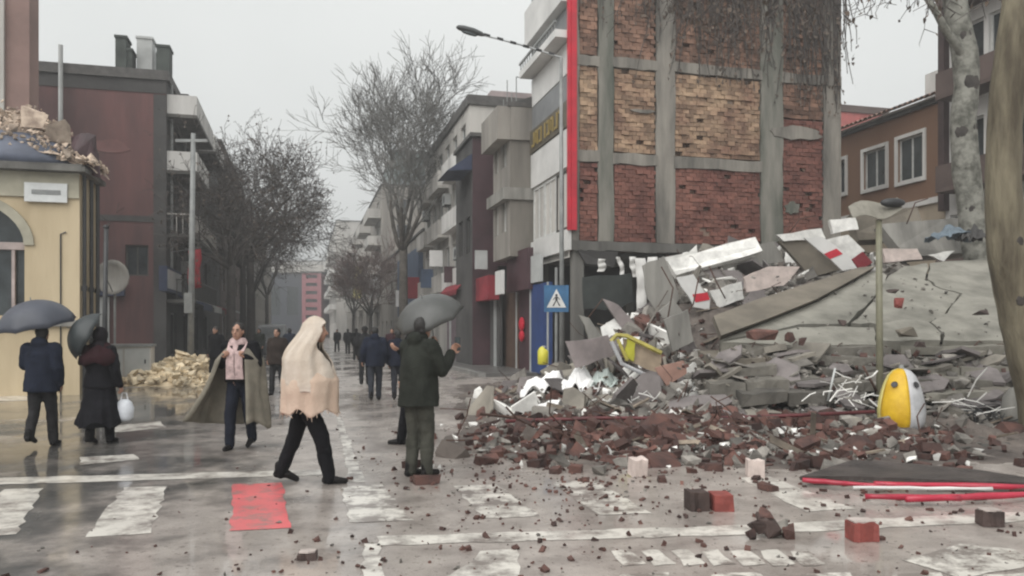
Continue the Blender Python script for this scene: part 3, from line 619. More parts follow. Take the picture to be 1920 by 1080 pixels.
# ---------------------------------------------------------------- trees
M_BARK = mat('grey_brown_bark', (.10, .088, .075), .9, .35, 4, .5, 12)
M_BARKD = mat('dark_wet_bark', (.045, .038, .034), .9, .35, 4, .5, 12)
M_PLANE = mat('mottled_plane_bark', (.062, .048, .030), .85, .3, 3.2, 1.0, 18, col2=(.185, .16, .108), thr=(.36, .60), streak=True)
M_PLANEP = mat('pale_plane_bark', (.075, .074, .06), .85, .3, 3.4, .9, 12, col2=(.235, .23, .20), thr=(.36, .58))
M_LEAFD = mat('withered_leaf', (.10, .075, .058), .85, .3, 3, 0, isl=.45)
M_TWIG = mat('twig_bark', (.085, .075, .066), .9, .3, 3, 0)
M_TWIGD = mat('dark_twig_bark', (.075, .064, .058), .9, .3, 3, 0)
def grow(bt, bc, bl, p, d, ln, r, dep_, mx, rg, spread, up, nch, leaf=0, minr=.012):
    pts, rad = [p], [r]; n = 4 if dep_ < 3 else 3; d = d.normalized(); q = p
    for i in range(n):
        d = (d + Vector((rg.gauss(0, .13), rg.gauss(0, .13), rg.gauss(0, .08)+up*.12))).normalized()
        q = q + d*ln/n; pts.append(q); rad.append(max(minr*.7, r*(1-.42*(i+1)/n)))
    (bt if dep_ < 2 else bc).tube(pts, rad, 8 if dep_ == 0 else 6 if dep_ < 2 else 4 if dep_ < 4 else 3, cap=dep_ < 3)
    if dep_ >= mx:
        if leaf and rg.random() < leaf:
            for _ in range(rg.randint(1, 3)):
                c = pts[rg.randint(1, n)] + Vector((rg.gauss(0, .05), rg.gauss(0, .05), -rg.random()*.12)); s = rg.uniform(.035, .085)
                a, b = Vector((rg.gauss(0, 1), rg.gauss(0, 1), rg.gauss(0, 1))).normalized()*s, Vector((rg.gauss(0, 1), rg.gauss(0, 1), rg.gauss(0, 1))).normalized()*s
                bl.add([c-a, c+b*.7, c+a, c-b*.6], [(0, 1, 2, 3)])
        return
    k = nch[min(dep_, len(nch)-1)]
    for j in range(k):
        t = 1 if j == 0 else rg.uniform(.35, 1)
        i = min(n, max(1, int(round(t*n)))); b = pts[i]
        ang = R(rg.uniform(*spread)) * (.45 if j == 0 else 1); ax = d.orthogonal().normalized(); ax.rotate(Matrix.Rotation(rg.uniform(0, 6.283)+j*6.283/k, 3, d))
        nd = d.copy(); nd.rotate(Matrix.Rotation(ang, 3, ax))
        grow(bt, bc, bl, b, nd, ln*rg.uniform(.62, .86), max(minr, rad[i]*(.78 if j == 0 else .6)), dep_+1, mx, rg, spread, up, nch, leaf, minr)
def bare_tree(name, label, cat, base, trunkh, r, seed, mx=6, spread=(22, 48), up=.5, nch=(4, 3, 3, 3, 3, 3), leaf=.0, lean=(0, 0), bark=None, twig=None, first=.75, minr=.012, group=None):
    rg = random.Random(seed); root = thing(name, label, cat, base, 0, group)
    bt, bc, bl = MB(), MB(), MB()
    pts = [Vector((0, 0, -.05)), Vector((lean[0]*.3, lean[1]*.3, trunkh*.35)), Vector((lean[0]*.7, lean[1]*.7, trunkh*.7)), Vector((lean[0], lean[1], trunkh))]
    bt.tube(pts, [r*1.35, r*1.05, r*.95, r*.88], 10)
    for j in range(nch[0]):
        a = 6.283*j/nch[0]+rg.uniform(-.4, .4); sp = R(rg.uniform(*spread))*(.4 if j == 0 else 1)
        nd = Vector((math.cos(a)*math.sin(sp), math.sin(a)*math.sin(sp), math.cos(sp)))
        grow(bt, bc, bl, pts[-1]-Vector((0, 0, .1+.3*rg.random())), nd, trunkh*first*rg.uniform(.8, 1.1), r*.6, 1, mx, rg, spread, up, nch, leaf, minr)
    obj('trunk', bt, bark or M_BARK, root, smooth=True); c = obj('crown', bc, twig or M_TWIG, root)
    if bl.v: obj('withered_leaves', bl, M_LEAFD, c, kind='stuff')
    return root
bare_tree('bare_tree', 'tall bare tree with a wide airy crown on the right pavement, above the umbrella man', 'tree', P(46.5, 5.6), 6.4, .26, 32, mx=7, spread=(18, 46), up=.38, nch=(6, 3, 3, 3, 3, 3, 3), first=.52, minr=.015, twig=mat('pale_grey_twig', (.15, .145, .135), .9, .25, 3, 0))
for i, (u, v, h, s, mx, lab) in enumerate(((38.5, -3.2, 4.8, 7, 6, 'bare street tree on the left pavement nearest to the red brown house, with withered leaves'),
                                      (45, -2.75, 5.6, 8, 6, 'middle bare tree of the left pavement, its dense crown full of withered leaves'),
                                      (56, -3.9, 6.0, 9, 6, 'bare tree farther along the left pavement with dark drooping crown'))):
    bare_tree('bare_tree', lab, 'tree', P(u, v), h, .2, s, mx=mx+(i > 0), spread=(28, 66), up=(.10, .05, .0)[i], nch=(6, 3, 3, 3, 3, 3, 2), leaf=.6, bark=M_BARKD, twig=M_TWIGD, first=(.40, .44, .42)[i], minr=.013)
for i, (u, v, lab, h) in enumerate(((62, -3.6, 'slender bare tree far along the left pavement', 4.6), (80, -3.4, 'most distant bare tree of the left pavement', 5), (70, 5.6, 'low reddish bare tree on the right pavement before the blue banner house', 3.1), (88, 5.2, 'small bare tree far down the right pavement', 3.6))):
    bare_tree('bare_tree', lab, 'tree', P(u, v), h, .16, 30+i, mx=6 if i == 2 else 5, spread=(24, 50), up=.3, nch=(6, 4, 3, 3, 3, 3), leaf=.5, bark=M_BARKD, twig=mat('reddish_twig', (.10, .06, .052), .9, .3, 3, 0) if i == 2 else M_TWIGD, minr=.02)
def trunk_path(px_pts, Y, base): return [W(x, y, Y+dy)-Vector(base) for x, y, dy in px_pts]
def knots(bm_, pts, rads, spots, m, root):
    for t, ang, s in spots:
        i = int(t); f = t-i; c = pts[i].lerp(pts[i+1], f); r = rads[i]*(1-f)+rads[i+1]*f
        o = Vector((math.sin(ang), -math.cos(ang), 0))
        q = MB(); rings = []
        for k, (rr, dd) in enumerate(((1.15, -.06), (1.0, .0), (.7, .03), (.3, .038))):
            rings.append([c+o*(r*.93+dd*s*4)+Vector((math.cos(ang), math.sin(ang), 0))*math.cos(a*.785)*s*rr+Vector((0, 0, 1))*math.sin(a*.785)*s*rr*1.25 for a in range(8)])
        q.loft(rings, False, True); obj('branch_scar', q, m, root, smooth=False)
def plane_tree(label, base, px, Y, rads, bark, seed, spots, limb=True):
    root = thing('plane_tree', label, 'tree', base); pts = trunk_path(px, Y, base); pts[0].z = -.05
    dense, dr = [], []
    rg = random.Random(seed)
    for i in range(len(pts)-1):
        for k in range(4):
            f = k/4; p0, p1, p2, p3 = pts[max(i-1, 0)], pts[i], pts[i+1], pts[min(i+2, len(pts)-1)]
            q = .5*((2*p1)+(p2-p0)*f+(2*p0-5*p1+4*p2-p3)*f*f+(3*p1-p0-3*p2+p3)*f**3)
            dense.append(q); dr.append((rads[i]*(1-f)+rads[i+1]*f)*rg.uniform(.95, 1.06))
    dense.append(pts[-1]); dr.append(rads[-1])
    b = MB(); b.tube(dense, dr, 14); me = b.mesh('trunk', bark, True)
    for v in me.vertices:
        n = noise.noise(v.co*1.7)*.06+noise.noise(v.co*5)*.02; v.co += Vector((n, n*.6, 0))
    link('trunk', me, root)
    knots(b, pts, rads, spots, M_BARKD, root)
    return root, pts
bA = (9.95, 21.2, 0)
pa, ptsA = plane_tree('pale grey plane tree trunk with dark knots, standing behind the rubble slab', bA, [(1850, 734, 0), (1845, 560, 0), (1822, 400, 0), (1806, 250, 0), (1812, 130, 0), (1790, 0, 0), (1782, -120, 0), (1770, -240, 0)], 21.2, [.42, .38, .34, .32, .31, .28, .24, .2], M_PLANEP, 3,
            [(2.05, -.6, .11), (3.05, .75, .15), (3.0, -.65, .15), (3.75, .1, .19), (4.45, -.1, .14), (2.55, -1.0, .13)])
bB = (8.0, 12.0, 0)
pb, ptsB = plane_tree('thick olive brown plane tree trunk at the right edge of the photo', bB, [(1972, 822, 0), (1950, 720, 0), (1918, 600, 0), (1890, 480, 0), (1882, 360, 0), (1886, 200, 0), (1905, 40, 0), (1915, -120, .2), (1900, -300, .5)], 12.0, [.40, .345, .30, .265, .24, .23, .225, .215, .18], M_PLANE, 4,
            [(3.95, -.45, .08), (4.4, .1, .05), (6.2, -.3, .05), (3.2, .2, .06), (5.3, -.7, .045), (2.3, -.4, .07)])
for root, p0, tg, seed in ((pa, ptsA[4], (-.5, -.3, 1), 5), (pa, ptsA[5], (.6, .2, .9), 6), (pb, ptsB[6], (.5, .4, .9), 7)):
    rg = random.Random(seed); bt, bc, bl = MB(), MB(), MB()
    grow(bt, bc, bl, p0, Vector(tg), 2.4, .13, 1, 4, rg, (20, 50), .1, (3, 3, 3, 3), .3, .008)
    obj('limb', bt, M_PLANEP if root is pa else M_PLANE, root, smooth=True); obj('crown', bc, M_TWIG, root)
    if bl.v: obj('withered_leaves', bl, M_LEAFD, root, kind='stuff')
# long limbs of the near plane tree reaching over the rubble, with drooping twigs in front of the bare wall
rg = random.Random(44); bt, bc, bl = MB(), MB(), MB()
def L_(p): return Vector(p)-Vector(bB)
for zo, yo in ((8.15, 14.2), (8.5, 15.6)):
    start = ptsB[7]; end = L_((2.2, yo, zo)); pts = [start.lerp(end, k/8)+Vector((0, 0, .9*math.sin(math.pi*k/8))) + Vector((rg.gauss(0, .08), rg.gauss(0, .08), rg.gauss(0, .06))) for k in range(9)]
    pts[0] = start; bt.tube(pts, [.13-.011*k for k in range(9)], 7)
    for k in range(1, 9):
        xw0 = pts[k].x+bB[0]
        for j in range(13):
            p = pts[k-1].lerp(pts[k], rg.random()); x = p.x+bB[0]
            wgt = 1.0 if 2.6 < x < 7.2 else .35
            if rg.random() > wgt: continue
            ln = rg.uniform(.7, 2.0)*(1.15 if 3.2 < x < 6.6 else .75); q = [p]; dx, dy = rg.gauss(0, .35), rg.gauss(0, .3)
            for i in range(6): q.append(q[-1]+Vector((dx*.16+rg.gauss(0, .035), dy*.16+rg.gauss(0, .03), (.05 if i == 0 else -ln/5.5))))
            bc.tube(q, [.014-.0016*i for i in range(7)], 4)
            for i in range(2, 7):
                for _ in range(2):
                    e = q[i]+Vector((rg.gauss(0, .14), rg.gauss(0, .1), -rg.uniform(.05, .25))); bc.tube([q[i], e], [.007, .005], 3)
                    if rg.random() < .75:
                        s = rg.uniform(.03, .07); a = Vector((rg.gauss(0, 1), rg.gauss(0, 1), rg.gauss(0, 1))).normalized()*s; b_ = Vector((rg.gauss(0, .5), rg.gauss(0, .5), -1)).normalized()*s*1.5
                        bl.add([e-a*.6, e+b_*.5-a*.5, e+b_, e+b_*.4+a*.6, e+a*.4], [(0, 1, 2, 3, 4)])
obj('long_limb', bt, M_PLANE, pb, smooth=True); dr_ = obj('drooping_twigs', bc, M_TWIGD, pb); obj('withered_leaves', bl, M_LEAFD, dr_, kind='stuff')
# dry creeper hanging on the upper bare wall
rg = random.Random(17); bc, bl = MB(), MB()
cr = thing('dry_creeper', 'dry brown creeper hanging down the upper part of the bare brick wall', 'creeper', P(U0, VF, 0), TH)
for k in range(190):
    x = rg.uniform(wv(1262), wv(1575)) if rg.random() < .85 else rg.uniform(wv(1090), wv(1260)); z = 15.4; ln = rg.uniform(2.4, 5.6)*(1.12 if x > wv(1480) else 1)
    if x < wv(1260): ln *= .75
    q = [Vector((x, -.05, z))]; dx = rg.gauss(0, .1)
    for i in range(7): q.append(q[-1]+Vector((dx+rg.gauss(0, .08), rg.uniform(-.02, .012), -ln/7)))
    bc.tube(q, [.034-.003*i for i in range(8)], 3)
    for i in range(1, 8):
        for _ in range(2):
            s = rg.uniform(.04, .11); c = q[i]+Vector((rg.gauss(0, .12), -abs(rg.gauss(0, .05)), rg.gauss(0, .15))); a = Vector((rg.gauss(0, 1), rg.gauss(0, .4), rg.gauss(0, .6))).normalized()*s; b_ = Vector((rg.gauss(0, .5), rg.gauss(0, .3), -1)).normalized()*s*1.5
            bl.add([c-a*.6, c+b_*.5-a*.5, c+b_, c+b_*.4+a*.6], [(0, 1, 2, 3)])
obj('stems', bc, M_TWIGD, cr); obj('withered_leaves', bl, M_LEAFD, cr, kind='stuff')

# ---------------------------------------------------------------- street furniture
lp = thing('street_lamp', 'grey street lamp with a long arm in front of the white building', 'street lamp', P(23.6, 7.75))
Bl = Vector(lp.location); Yl = Bl.y
q = MB(); tp = W(1052, 108, Yl)-Bl; q.tube([(0, 0, 0), (tp.x*.5, 0, 5), tp], [.085, .07, .05], 10); q.tube([(0, 0, 0), (0, 0, .35)], [.13, .11], 10); obj('pole', q, M_METALG, lp, smooth=True)
a0, a1 = tp, W(906, 66, Yl-.6)-Bl
q = MB(); q.tube([a0, a0.lerp(a1, .5)+Vector((0, 0, .04)), a1], [.035, .03, .025], 8); arm = obj('arm', q, mat('pale_lamp_arm', (.42, .43, .43), .45, .1), lp)
for k in range(6):
    t = .09+k*.165; c0, c1 = a0.lerp(a1, t)+Vector((0, 0, .035)), a0.lerp(a1, t+.075)+Vector((0, 0, .035)); q = MB(); q.tube([c0, c1], .045, 8); obj('arm_sleeve', q, M_METALD, arm)
hd = (a1-a0).normalized(); sd = Vector((0, 1, 0)); un = hd.cross(sd); un = un if un.z > 0 else -un
q = MB(); rings = []
for t, w, h in ((-.05, .05, .04), (.06, .11, .09), (.3, .16, .13), (.62, .16, .12), (.78, .12, .09), (.84, .05, .04)):
    rings.append([a1+hd*t+sd*w*math.cos(k*.6283)+un*h*(math.sin(k*.6283) if math.sin(k*.6283) > 0 else .45*math.sin(k*.6283)) for k in range(10)])
q.loft(rings); hdo = obj('lamp_head', q, mat('lamp_head_grey', (.07, .075, .075), .4, .15), lp, smooth=True)
q = MB(); q.loft([[a1+hd*t+sd*.11*math.cos(k*.7854)-un*(.058+.03*z)+hd*.24*math.sin(k*.7854) for k in range(8)] for t, z in ((.42, 0), (.42, 1))]); obj('lens', q, M_GLASSL, hdo)
# blue pedestrian crossing sign
Ys = 21.5; sb = W(1043, HOR, Ys); sg = thing('crossing_sign', 'blue square pedestrian crossing sign on a grey pole by the blue panel', 'road sign', (sb.x, Ys, 0))
q = MB(); q.tube([(0, 0, 0), (0, 0, 3.3)], .04, 8); obj('pole', q, M_METALG, sg)
M_SIGN = mat('sign_blue', (.035, .12, .24), .5, .2); zc = zz(560, Ys)
q = MB(); q.bb((-.33, -.075, zc-.36), (.33, -.045, zc+.36)); pl = obj('sign_plate', q, M_SIGN, sg)
q = MB(); q.prism([(-.26, -.083, zc-.24), (.26, -.083, zc-.24), (0, -.083, zc+.26)], (0, .006, 0)); tr = obj('white_triangle', q, M_PANW, pl)
q = MB(); y = -.088
q.ball((0, y, zc+.09), (.035, .004, .035), 8, 5); q.prism([(-.03, y, zc+.05), (.035, y, zc+.05), (.03, y, zc-.06), (-.03, y, zc-.06)], (0, .004, 0))
q.prism([(-.03, y, zc-.062), (0, y, zc-.062), (-.07, y, zc-.2), (-.11, y, zc-.2)], (0, .004, 0)); q.prism([(.002, y, zc-.062), (.03, y, zc-.062), (.11, y, zc-.2), (.07, y, zc-.2)], (0, .004, 0))
q.prism([(.036, y, zc+.05), (.10, y, zc-.02), (.085, y, zc-.035), (.036, y, zc+.02)], (0, .004, 0)); q.prism([(-.031, y, zc+.05), (-.10, y, zc-.03), (-.085, y, zc-.04), (-.031, y, zc+.02)], (0, .004, 0))
obj('walking_figure', q, M_METALD, tr)
# leaning pole in the rubble with a bent plate sign
Yp = 13.6; pb0 = W(1650, HOR, Yp); gp = thing('sign_pole', 'olive grey sign pole with a bent grey plate on top, rising behind the bin', 'sign pole', (pb0.x, Yp, 0))
M_OLIVE = mat('olive_pole', (.20, .19, .13), .5, .25, 2, .1)
q = MB(); q.tube([(0, 0, 0), (-.01, 0, 1.8), (-.02, 0, zz(412, Yp))], [.06, .055, .05], 10); obj('pole', q, M_OLIVE, gp, smooth=True)
q = MB(); zt = zz(398, Yp); rings = []
for k in range(9):
    x = -.50+k*.105; hh = .16-.05*abs(k-4)/4; zo = .05*math.sin(k*.9)+.12*(k/8)
    rings.append([(x, -.10, zt-hh+zo), (x, -.07, zt-hh+zo), (x, .12, zt+hh+zo), (x, .09, zt+hh+zo)])
q.loft(rings); bp_ = obj('bent_plate', q, mat('weathered_plate', (.22, .205, .17), .6, .25), gp)
q = MB(); q.ball((.18, -.08, zt+.15), (.22, .07, .08), 12, 6); obj('lamp_hood', q, M_METALD, bp_, smooth=True)
# bell shaped bin, half yellow half white
Yb_ = 12.4; bb0 = W(1690, HOR, Yb_); bn = thing('recycling_bin', 'bell shaped recycling bin, half yellow and half white, with dark round holes near its top', 'recycling bin', (bb0.x, Yb_, 0), R(-14))
M_YBIN = mat('yellow_bin_plastic', (.58, .34, .008), .5, .2, 5, .15, col2=(.72, .46, .02)); M_WBIN = mat('white_bin_plastic', (.36, .36, .37), .5, .2, 5, .15, col2=(.52, .52, .53)); M_YW = mat('yellowish_white_plastic', (.62, .55, .20), .4, .2, 4, .03)
z0_, z1_ = zz(806, Yb_), zz(690, Yb_); hb_ = z1_-z0_
prof = [(.22, 0), (.30, .05), (.335, .15), (.345, .3), (.33, .45), (.295, .62), (.25, .77), (.20, .88), (.13, .96), (.05, .995)]
def bell(k0, k1, m, name, n=36, grow_=0):
    q = MB(); rings = []
    for r, t in prof:
        rings.append([((r+grow_)*math.cos(6.28318*k/n), (r+grow_)*math.sin(6.28318*k/n), z0_+hb_*t) for k in range(k0, k1+1)])
    q.loft(rings, False, False, False); o = obj(name, q, m, bn, smooth=True); sm = o.modifiers.new('shell', 'SOLIDIFY'); sm.thickness = .015; sm.offset = -1; return o
bell(20, 28, M_YBIN, 'yellow_panel'); bell(28, 49, M_WBIN, 'white_panel'); bell(13, 20, M_YW, 'side_panel')
for a, nm in ((R(238), 'left_hole'), (R(306), 'right_hole')):
    r, t = .262, .74; c = Vector((r*math.cos(a), r*math.sin(a), z0_+hb_*t)); n = Vector((math.cos(a), math.sin(a), .55)).normalized(); x = n.orthogonal().normalized(); y = n.cross(x)
    q = MB(); q.loft([[c+n*(.012+.01*j)+x*.05*s*math.cos(k*.5236)+y*.05*s*math.sin(k*.5236) for k in range(12)] for j, s in ((0, 1.0), (1, 1.0), (.4, .8))]); obj('hole', q, M_METALD, bn)
q = MB(); q.tube([(0, 0, -.02), (0, 0, z0_+.03)], [.27, .22], 16); obj('base', q, M_DARKW, bn)
q = MB(); q.tube([(0, 0, z1_-.03), (0, 0, z1_+.05)], [.05, .03], 10); obj('lifting_eye', q, M_METALG, bn)
# left side street furniture
k0 = G(196, 741); q = thing('street_post', 'slim black post beside the yellow house', 'post', k0)
m = MB(); h_ = zz(428, k0.y); m.tube([(0, 0, 0), (.01, 0, h_*.5), (.04, 0, h_)], [.075, .06, .055], 10); obj('pole', m, M_METALD, q, smooth=True); m = MB(); m.ball((.04, 0, h_+.03), (.07, .07, .06), 10, 6); obj('cap', m, M_METALD, q); m = MB(); m.tube([(0, 0, 0), (0, 0, .3)], [.12, .1], 10); obj('base', m, M_METALD, q)
c_ = P(29.5, vx(357, 29.5), .0); q = thing('utility_pole', 'tall pale grey utility pole before the dark trees on the left pavement', 'pole', c_)
m = MB(); m.tube([(0, 0, 0), (.1, 0, 8.4)], [.12, .08], 10); obj('pole', m, M_METALG, q, smooth=True); m = MB(); m.bb((-.5, -.05, 8.1), (.6, .05, 8.2)); obj('crossarm', m, M_METALG, q); m = MB(); m.bb((-.14, -.2, 2.2), (.14, -.11, 2.9)); obj('junction_box', m, M_METALG, q)
Yk = 24; kp = W(236, HOR, Yk); q = thing('utility_cabinet', 'low pale electrical cabinet behind the black post on the left', 'cabinet', (kp.x, Yk, .12), TH)
m = MB(); m.bb((-.75, -.3, .08), (.75, .3, 1.0)); obj('body', m, M_PLAST, q); m = MB(); m.bb((-.8, -.35, 1.003), (.8, .35, 1.08)); obj('lid', m, M_METALG, q)
for x in (-.37, .37):
    m = MB(); m.bb((x-.34, -.318, .14), (x+.34, -.302, .95)); d = obj('door', m, M_GALV, q); m = MB(); m.bb((x+.2, -.335, .5), (x+.24, -.32, .62)); obj('handle', m, M_METALD, d)
m = MB(); m.bb((-.78, -.33, 0), (.78, .33, .078)); obj('plinth', m, M_CONC, q)
Yd = 27; dp_ = W(212, 520, Yd); q = thing('satellite_dish', 'round pale satellite dish behind the black post', 'satellite dish', (dp_.x, Yd, 0)); 
m = MB(); rings = []
for r, t in ((.02, 0), (.3, .03), (.55, .10), (.74, .2)): rings.append([(r*math.cos(k*.3927), -t*0.9+.1, dp_.z+r*math.sin(k*.3927)) for k in range(16)])
m.loft([[(x*.8, y, dp_.z+(z-dp_.z)*.8) for x, y, z in a] for a in rings], True, False); d_ = obj('dish', m, M_CONC, q, smooth=True); d_.modifiers.new('shell', 'SOLIDIFY').thickness = .02
m = MB(); m.tube([(0, .12, 0), (0, .12, dp_.z)], .04, 8); obj('pole', m, M_METALG, q); m = MB(); m.tube([(0, .08, dp_.z-.6), (0, -.5, dp_.z)], .015, 5); m.box((0, -.52, dp_.z), (.08, .1, .08)); obj('receiver', m, M_METALD, q)
# shop fronts of the left row: dark shutters, signs, hanging red flag
def front_piece(name, label, cat, u, v, y0, y1, z0, z1, th, m, sub=None):
    q = thing(name, label, cat, P(u, v), TH); b = MB(); b.bb((0, y0, z0), (th, y1, z1)); obj('panel', b, m, q)
    if sub: b = MB(); b.bb((th+.002, y0+.15, z0+.12), (th+.02, y1-.15, z1-.12)); obj('print', b, sub, q)
    return q
front_piece('shop_sign', 'dark blue shop sign over the left pavement', 'shop sign', 34.5, -5.6, 0, 4, 3.2, 4.2, .3, M_NAVY, M_GALV)
q = thing('flag', 'red flag hanging over a shop of the left row', 'flag', P(36.8, -4.5), TH)
m = MB(); m.tube([(-1.0, .3, 5.0), (.25, 0, 5.2)], .025, 6); obj('pole', m, M_METALG, q); m = MB()
m.loft([[(.2-.5*k/6+.05*math.sin(j*2+k), .06*math.sin(k*2.2+j), 5.15-.25*k/12-j*.42) for k in range(7)] for j in range(5)], False, False, False); f_ = obj('cloth', m, mat('red_flag', (.36, .02, .03), .75, .2), q, smooth=True); f_.modifiers.new('shell', 'SOLIDIFY').thickness = .012
front_piece('shop_sign', 'small pale lit looking sign farther along the left row', 'shop sign', 45, -5.6, 0, 3, 3.3, 4.0, .5, M_PANW, M_METALG)
for u, lab, cc in ((47.0, 'dark parked van far down the left kerb', (.03, .032, .036)), (58, 'silver grey parked car farther down the left kerb', (.32, .33, .34)), (72, 'black car parked farthest along the left kerb', (.025, .025, .027))):
    q = thing('parked_car', lab, 'car', P(u, -1.7), TH); mm = mat('car_paint', cc, .3, .08, 1, 0, coat=.5); van = u == 47.0
    sec = [(-2.1, .35, .8), (-2.05, .3, .95), (-1.3, .25, 1.02), (-.9, .25, 1.45 if not van else 1.9), (.9, .25, 1.45 if not van else 1.95), (1.7, .25, 1.0 if not van else 1.9), (2.1, .3, .92 if not van else 1.85), (2.15, .4, .75)]
    m = MB(); rings = []
    for y, zb_, zt_ in sec:
        wd = .86; tw = wd-.16 if zt_ > 1.2 else wd-.03
        rings.append([(-wd, y, zb_), (wd, y, zb_), (wd, y, min(.95, zt_)-.05), (tw, y, zt_), (-tw, y, zt_), (-wd, y, min(.95, zt_)-.05)])
    m.loft(rings); obj('body', m, mm, q)
    m = MB(); m.quad((-.62, -1.22, 1.08), (.62, -1.22, 1.08), (.58, -.94, 1.40 if not van else 1.8), (-.58, -.94, 1.40 if not van else 1.8)); w_ = obj('rear_window', m, M_GLASS, q); w_.location.y = -.05
    for sx in (-1, 1):
        m = MB(); m.bb((sx*.6-.12, -2.13, .72), (sx*.6+.12, -2.08, .86)); obj('tail_light', m, M_RED, q)
        for yy in (-1.3, 1.3):
            m = MB(); m.tube([(sx*.68, yy, .32), (sx*.88, yy, .32)], .32, 14); w_ = obj('wheel', m, M_METALD, q); m = MB(); m.tube([(sx*.87, yy, .32), (sx*.895, yy, .32)], .18, 10); obj('rim', m, M_METALG, w_)
# right side shop fronts between the white house and the grey ones
def panel_px(name, label, cat, v, px0, px1, pt, pbm, m, th=.12, z0=None, extra=None, thin=0):
    ua, ub = ux(px1, v), ux(px0, v); ub = ua+thin if thin else ub; Ym = dep((ua+ub)/2, v); q = thing(name, label, cat, P(ua, v), TH)
    b = MB(); b.bb((-th, 0, zz(pbm, Ym) if z0 is None else z0), (0, ub-ua, zz(pt, Ym))); obj('panel', b, m, q)
    if extra: extra(q, ub-ua, zz(pt, Ym), Ym)
    return q
M_WOOD = mat('brown_shop_door', (.085, .05, .035), .6, .3, 2, .1); M_LIL = mat('mauve_shop_front', (.17, .13, .145), .7, .2)
def rails(q, w, zt, Y):
    b = MB(); b.bb((-.16, w*.02, 0), (-.122, w*.06, zt)); b.bb((-.16, w*.94, 0), (-.122, w*.98, zt)); obj('trim', b, M_GALV, q)
panel_px('blue_panel', 'tall deep blue shop panel beside the crossing sign', 'shop panel', 8.1, 1000, 1036, 532, 0, M_BLUE, z0=.1, extra=rails)
panel_px('shop_door', 'brown shop door with a pale crossbar, left of the blue panel', 'shop door', 8.2, 944, 976, 540, 0, M_WOOD, z0=.12, extra=rails)
def ball_red(q, w, zt, Y):
    b = MB(); b.ball((-.2, w*.5, zz(608, Y)), (.1, .3, .28), 10, 6); b.ball((-.2, w*.5, zz(630, Y)), (.1, .26, .22), 10, 6); obj('red_goods', b, M_RED, q)
panel_px('shop_display', 'dark narrow shop front with red goods hanging in it, beside the blue panel', 'shop display', 8.25, 978, 998, 540, 0, M_MAROON, z0=.12, extra=ball_red)
def frame_w(q, w, zt, Y):
    for t in (.1, .5, .8):
        b = MB(); b.bb((-.2, w*t, .1), (-.125, w*t+.22, zt)); obj('post', b, M_GALV, q)
panel_px('shop_display', 'shop front with white posts under the red awnings', 'shop display', 7.9, 893, 942, 545, 0, M_DARKW, z0=.12, extra=frame_w)
panel_px('shop_display', 'mauve shop front right behind the umbrella man', 'shop display', 7.6, 842, 890, 540, 0, M_LIL, z0=.12, extra=frame_w)
def awn(label, v, px0, px1, pt, pb_, m, pr):
    ua, ub = ux(px1, v), ux(px0, v); Ym = dep((ua+ub)/2, v); zt, zb = zz(pt, Ym), zz(pb_, Ym); w = ub-ua
    q = thing('awning', label, 'awning', P(ua, v), TH); b = MB(); b.prism([(0, 0, zt), (-pr, 0, zb+.25), (-pr, 0, zb+.2), (0, 0, zt-.08)], (0, w, 0)); c = obj('canvas', b, m, q)
    b = MB(); n = max(4, int(w/.4))
    for k in range(n): b.prism([(-pr-.012, w*k/n+.01, zb+.24), (-pr-.012, w*(k+1)/n-.01, zb+.24), (-pr-.012, w*(k+.75)/n, zb), (-pr-.012, w*(k+.25)/n, zb)], (.01, 0, 0))
    obj('valance', b, m, c); b = MB()
    for y in (.05, w-.08): b.tube([(0, y, zb+.25), (-pr+.02, y, zb+.26)], .018, 5)
    obj('bracket', b, M_METALG, q); return q
M_REDCV = mat('red_canvas', (.22, .02, .03), .8, .3, 1, .1)
panel_px('shop_sign', 'red shop sign box over the shop with white posts', 'shop sign', 7.6, 884, 936, 524, 566, M_REDCV, .45)
awn('red awning with scalloped edge, left of the red sign box', 7.5, 850, 884, 518, 556, M_REDCV, .7)
front_piece('shop_sign', 'large maroon shop sign under the grey house', 'shop sign', ux(990, 7.8), 7.8, 0, 3.1, 3.1, 4.6, .2, M_MAROON)
panel_px('shop_sign', 'pale blank shop sign beside the maroon one', 'shop sign', 8.0, 992, 1018, 480, 530, M_GALV, .1)
panel_px('shop_sign', 'small white hanging sign above the shop posts', 'shop sign', 7.3, 934, 946, 508, 552, M_PANW, .12)

# more street level clutter: boxy signs, air conditioners and canopies along both rows
for k, (v, px0, px1, pt, pb_, m, th, lab) in enumerate(((7.3, 906, 914, 470, 505, M_GALV, .5, 'pale projecting shop sign above the red sign box'), (7.3, 842, 856, 500, 530, M_MAROON, .6, 'dark maroon projecting sign above the mauve shop front'),
        (7.2, 818, 830, 470, 500, M_PANW, .7, 'white projecting sign over the umbrella man'), (7.2, 800, 812, 505, 540, M_BLUED, .7, 'dull blue projecting sign left of the white one'), (7.2, 776, 786, 520, 560, M_REDCV, .8, 'red projecting sign near the blue banner'), (7.0, 752, 764, 545, 575, M_PANW, .8, 'low white projecting sign beyond the umbrella man'), (7.0, 700, 712, 520, 560, M_GALV, 1.0, 'pale projecting sign before the beige block'), (7.0, 668, 678, 500, 560, M_YW, 1.1, 'tall yellowish sign before the far beige block'))):
    panel_px('shop_sign', lab, 'shop sign', v, px0, px1, pt, pb_, m, th, thin=.16)
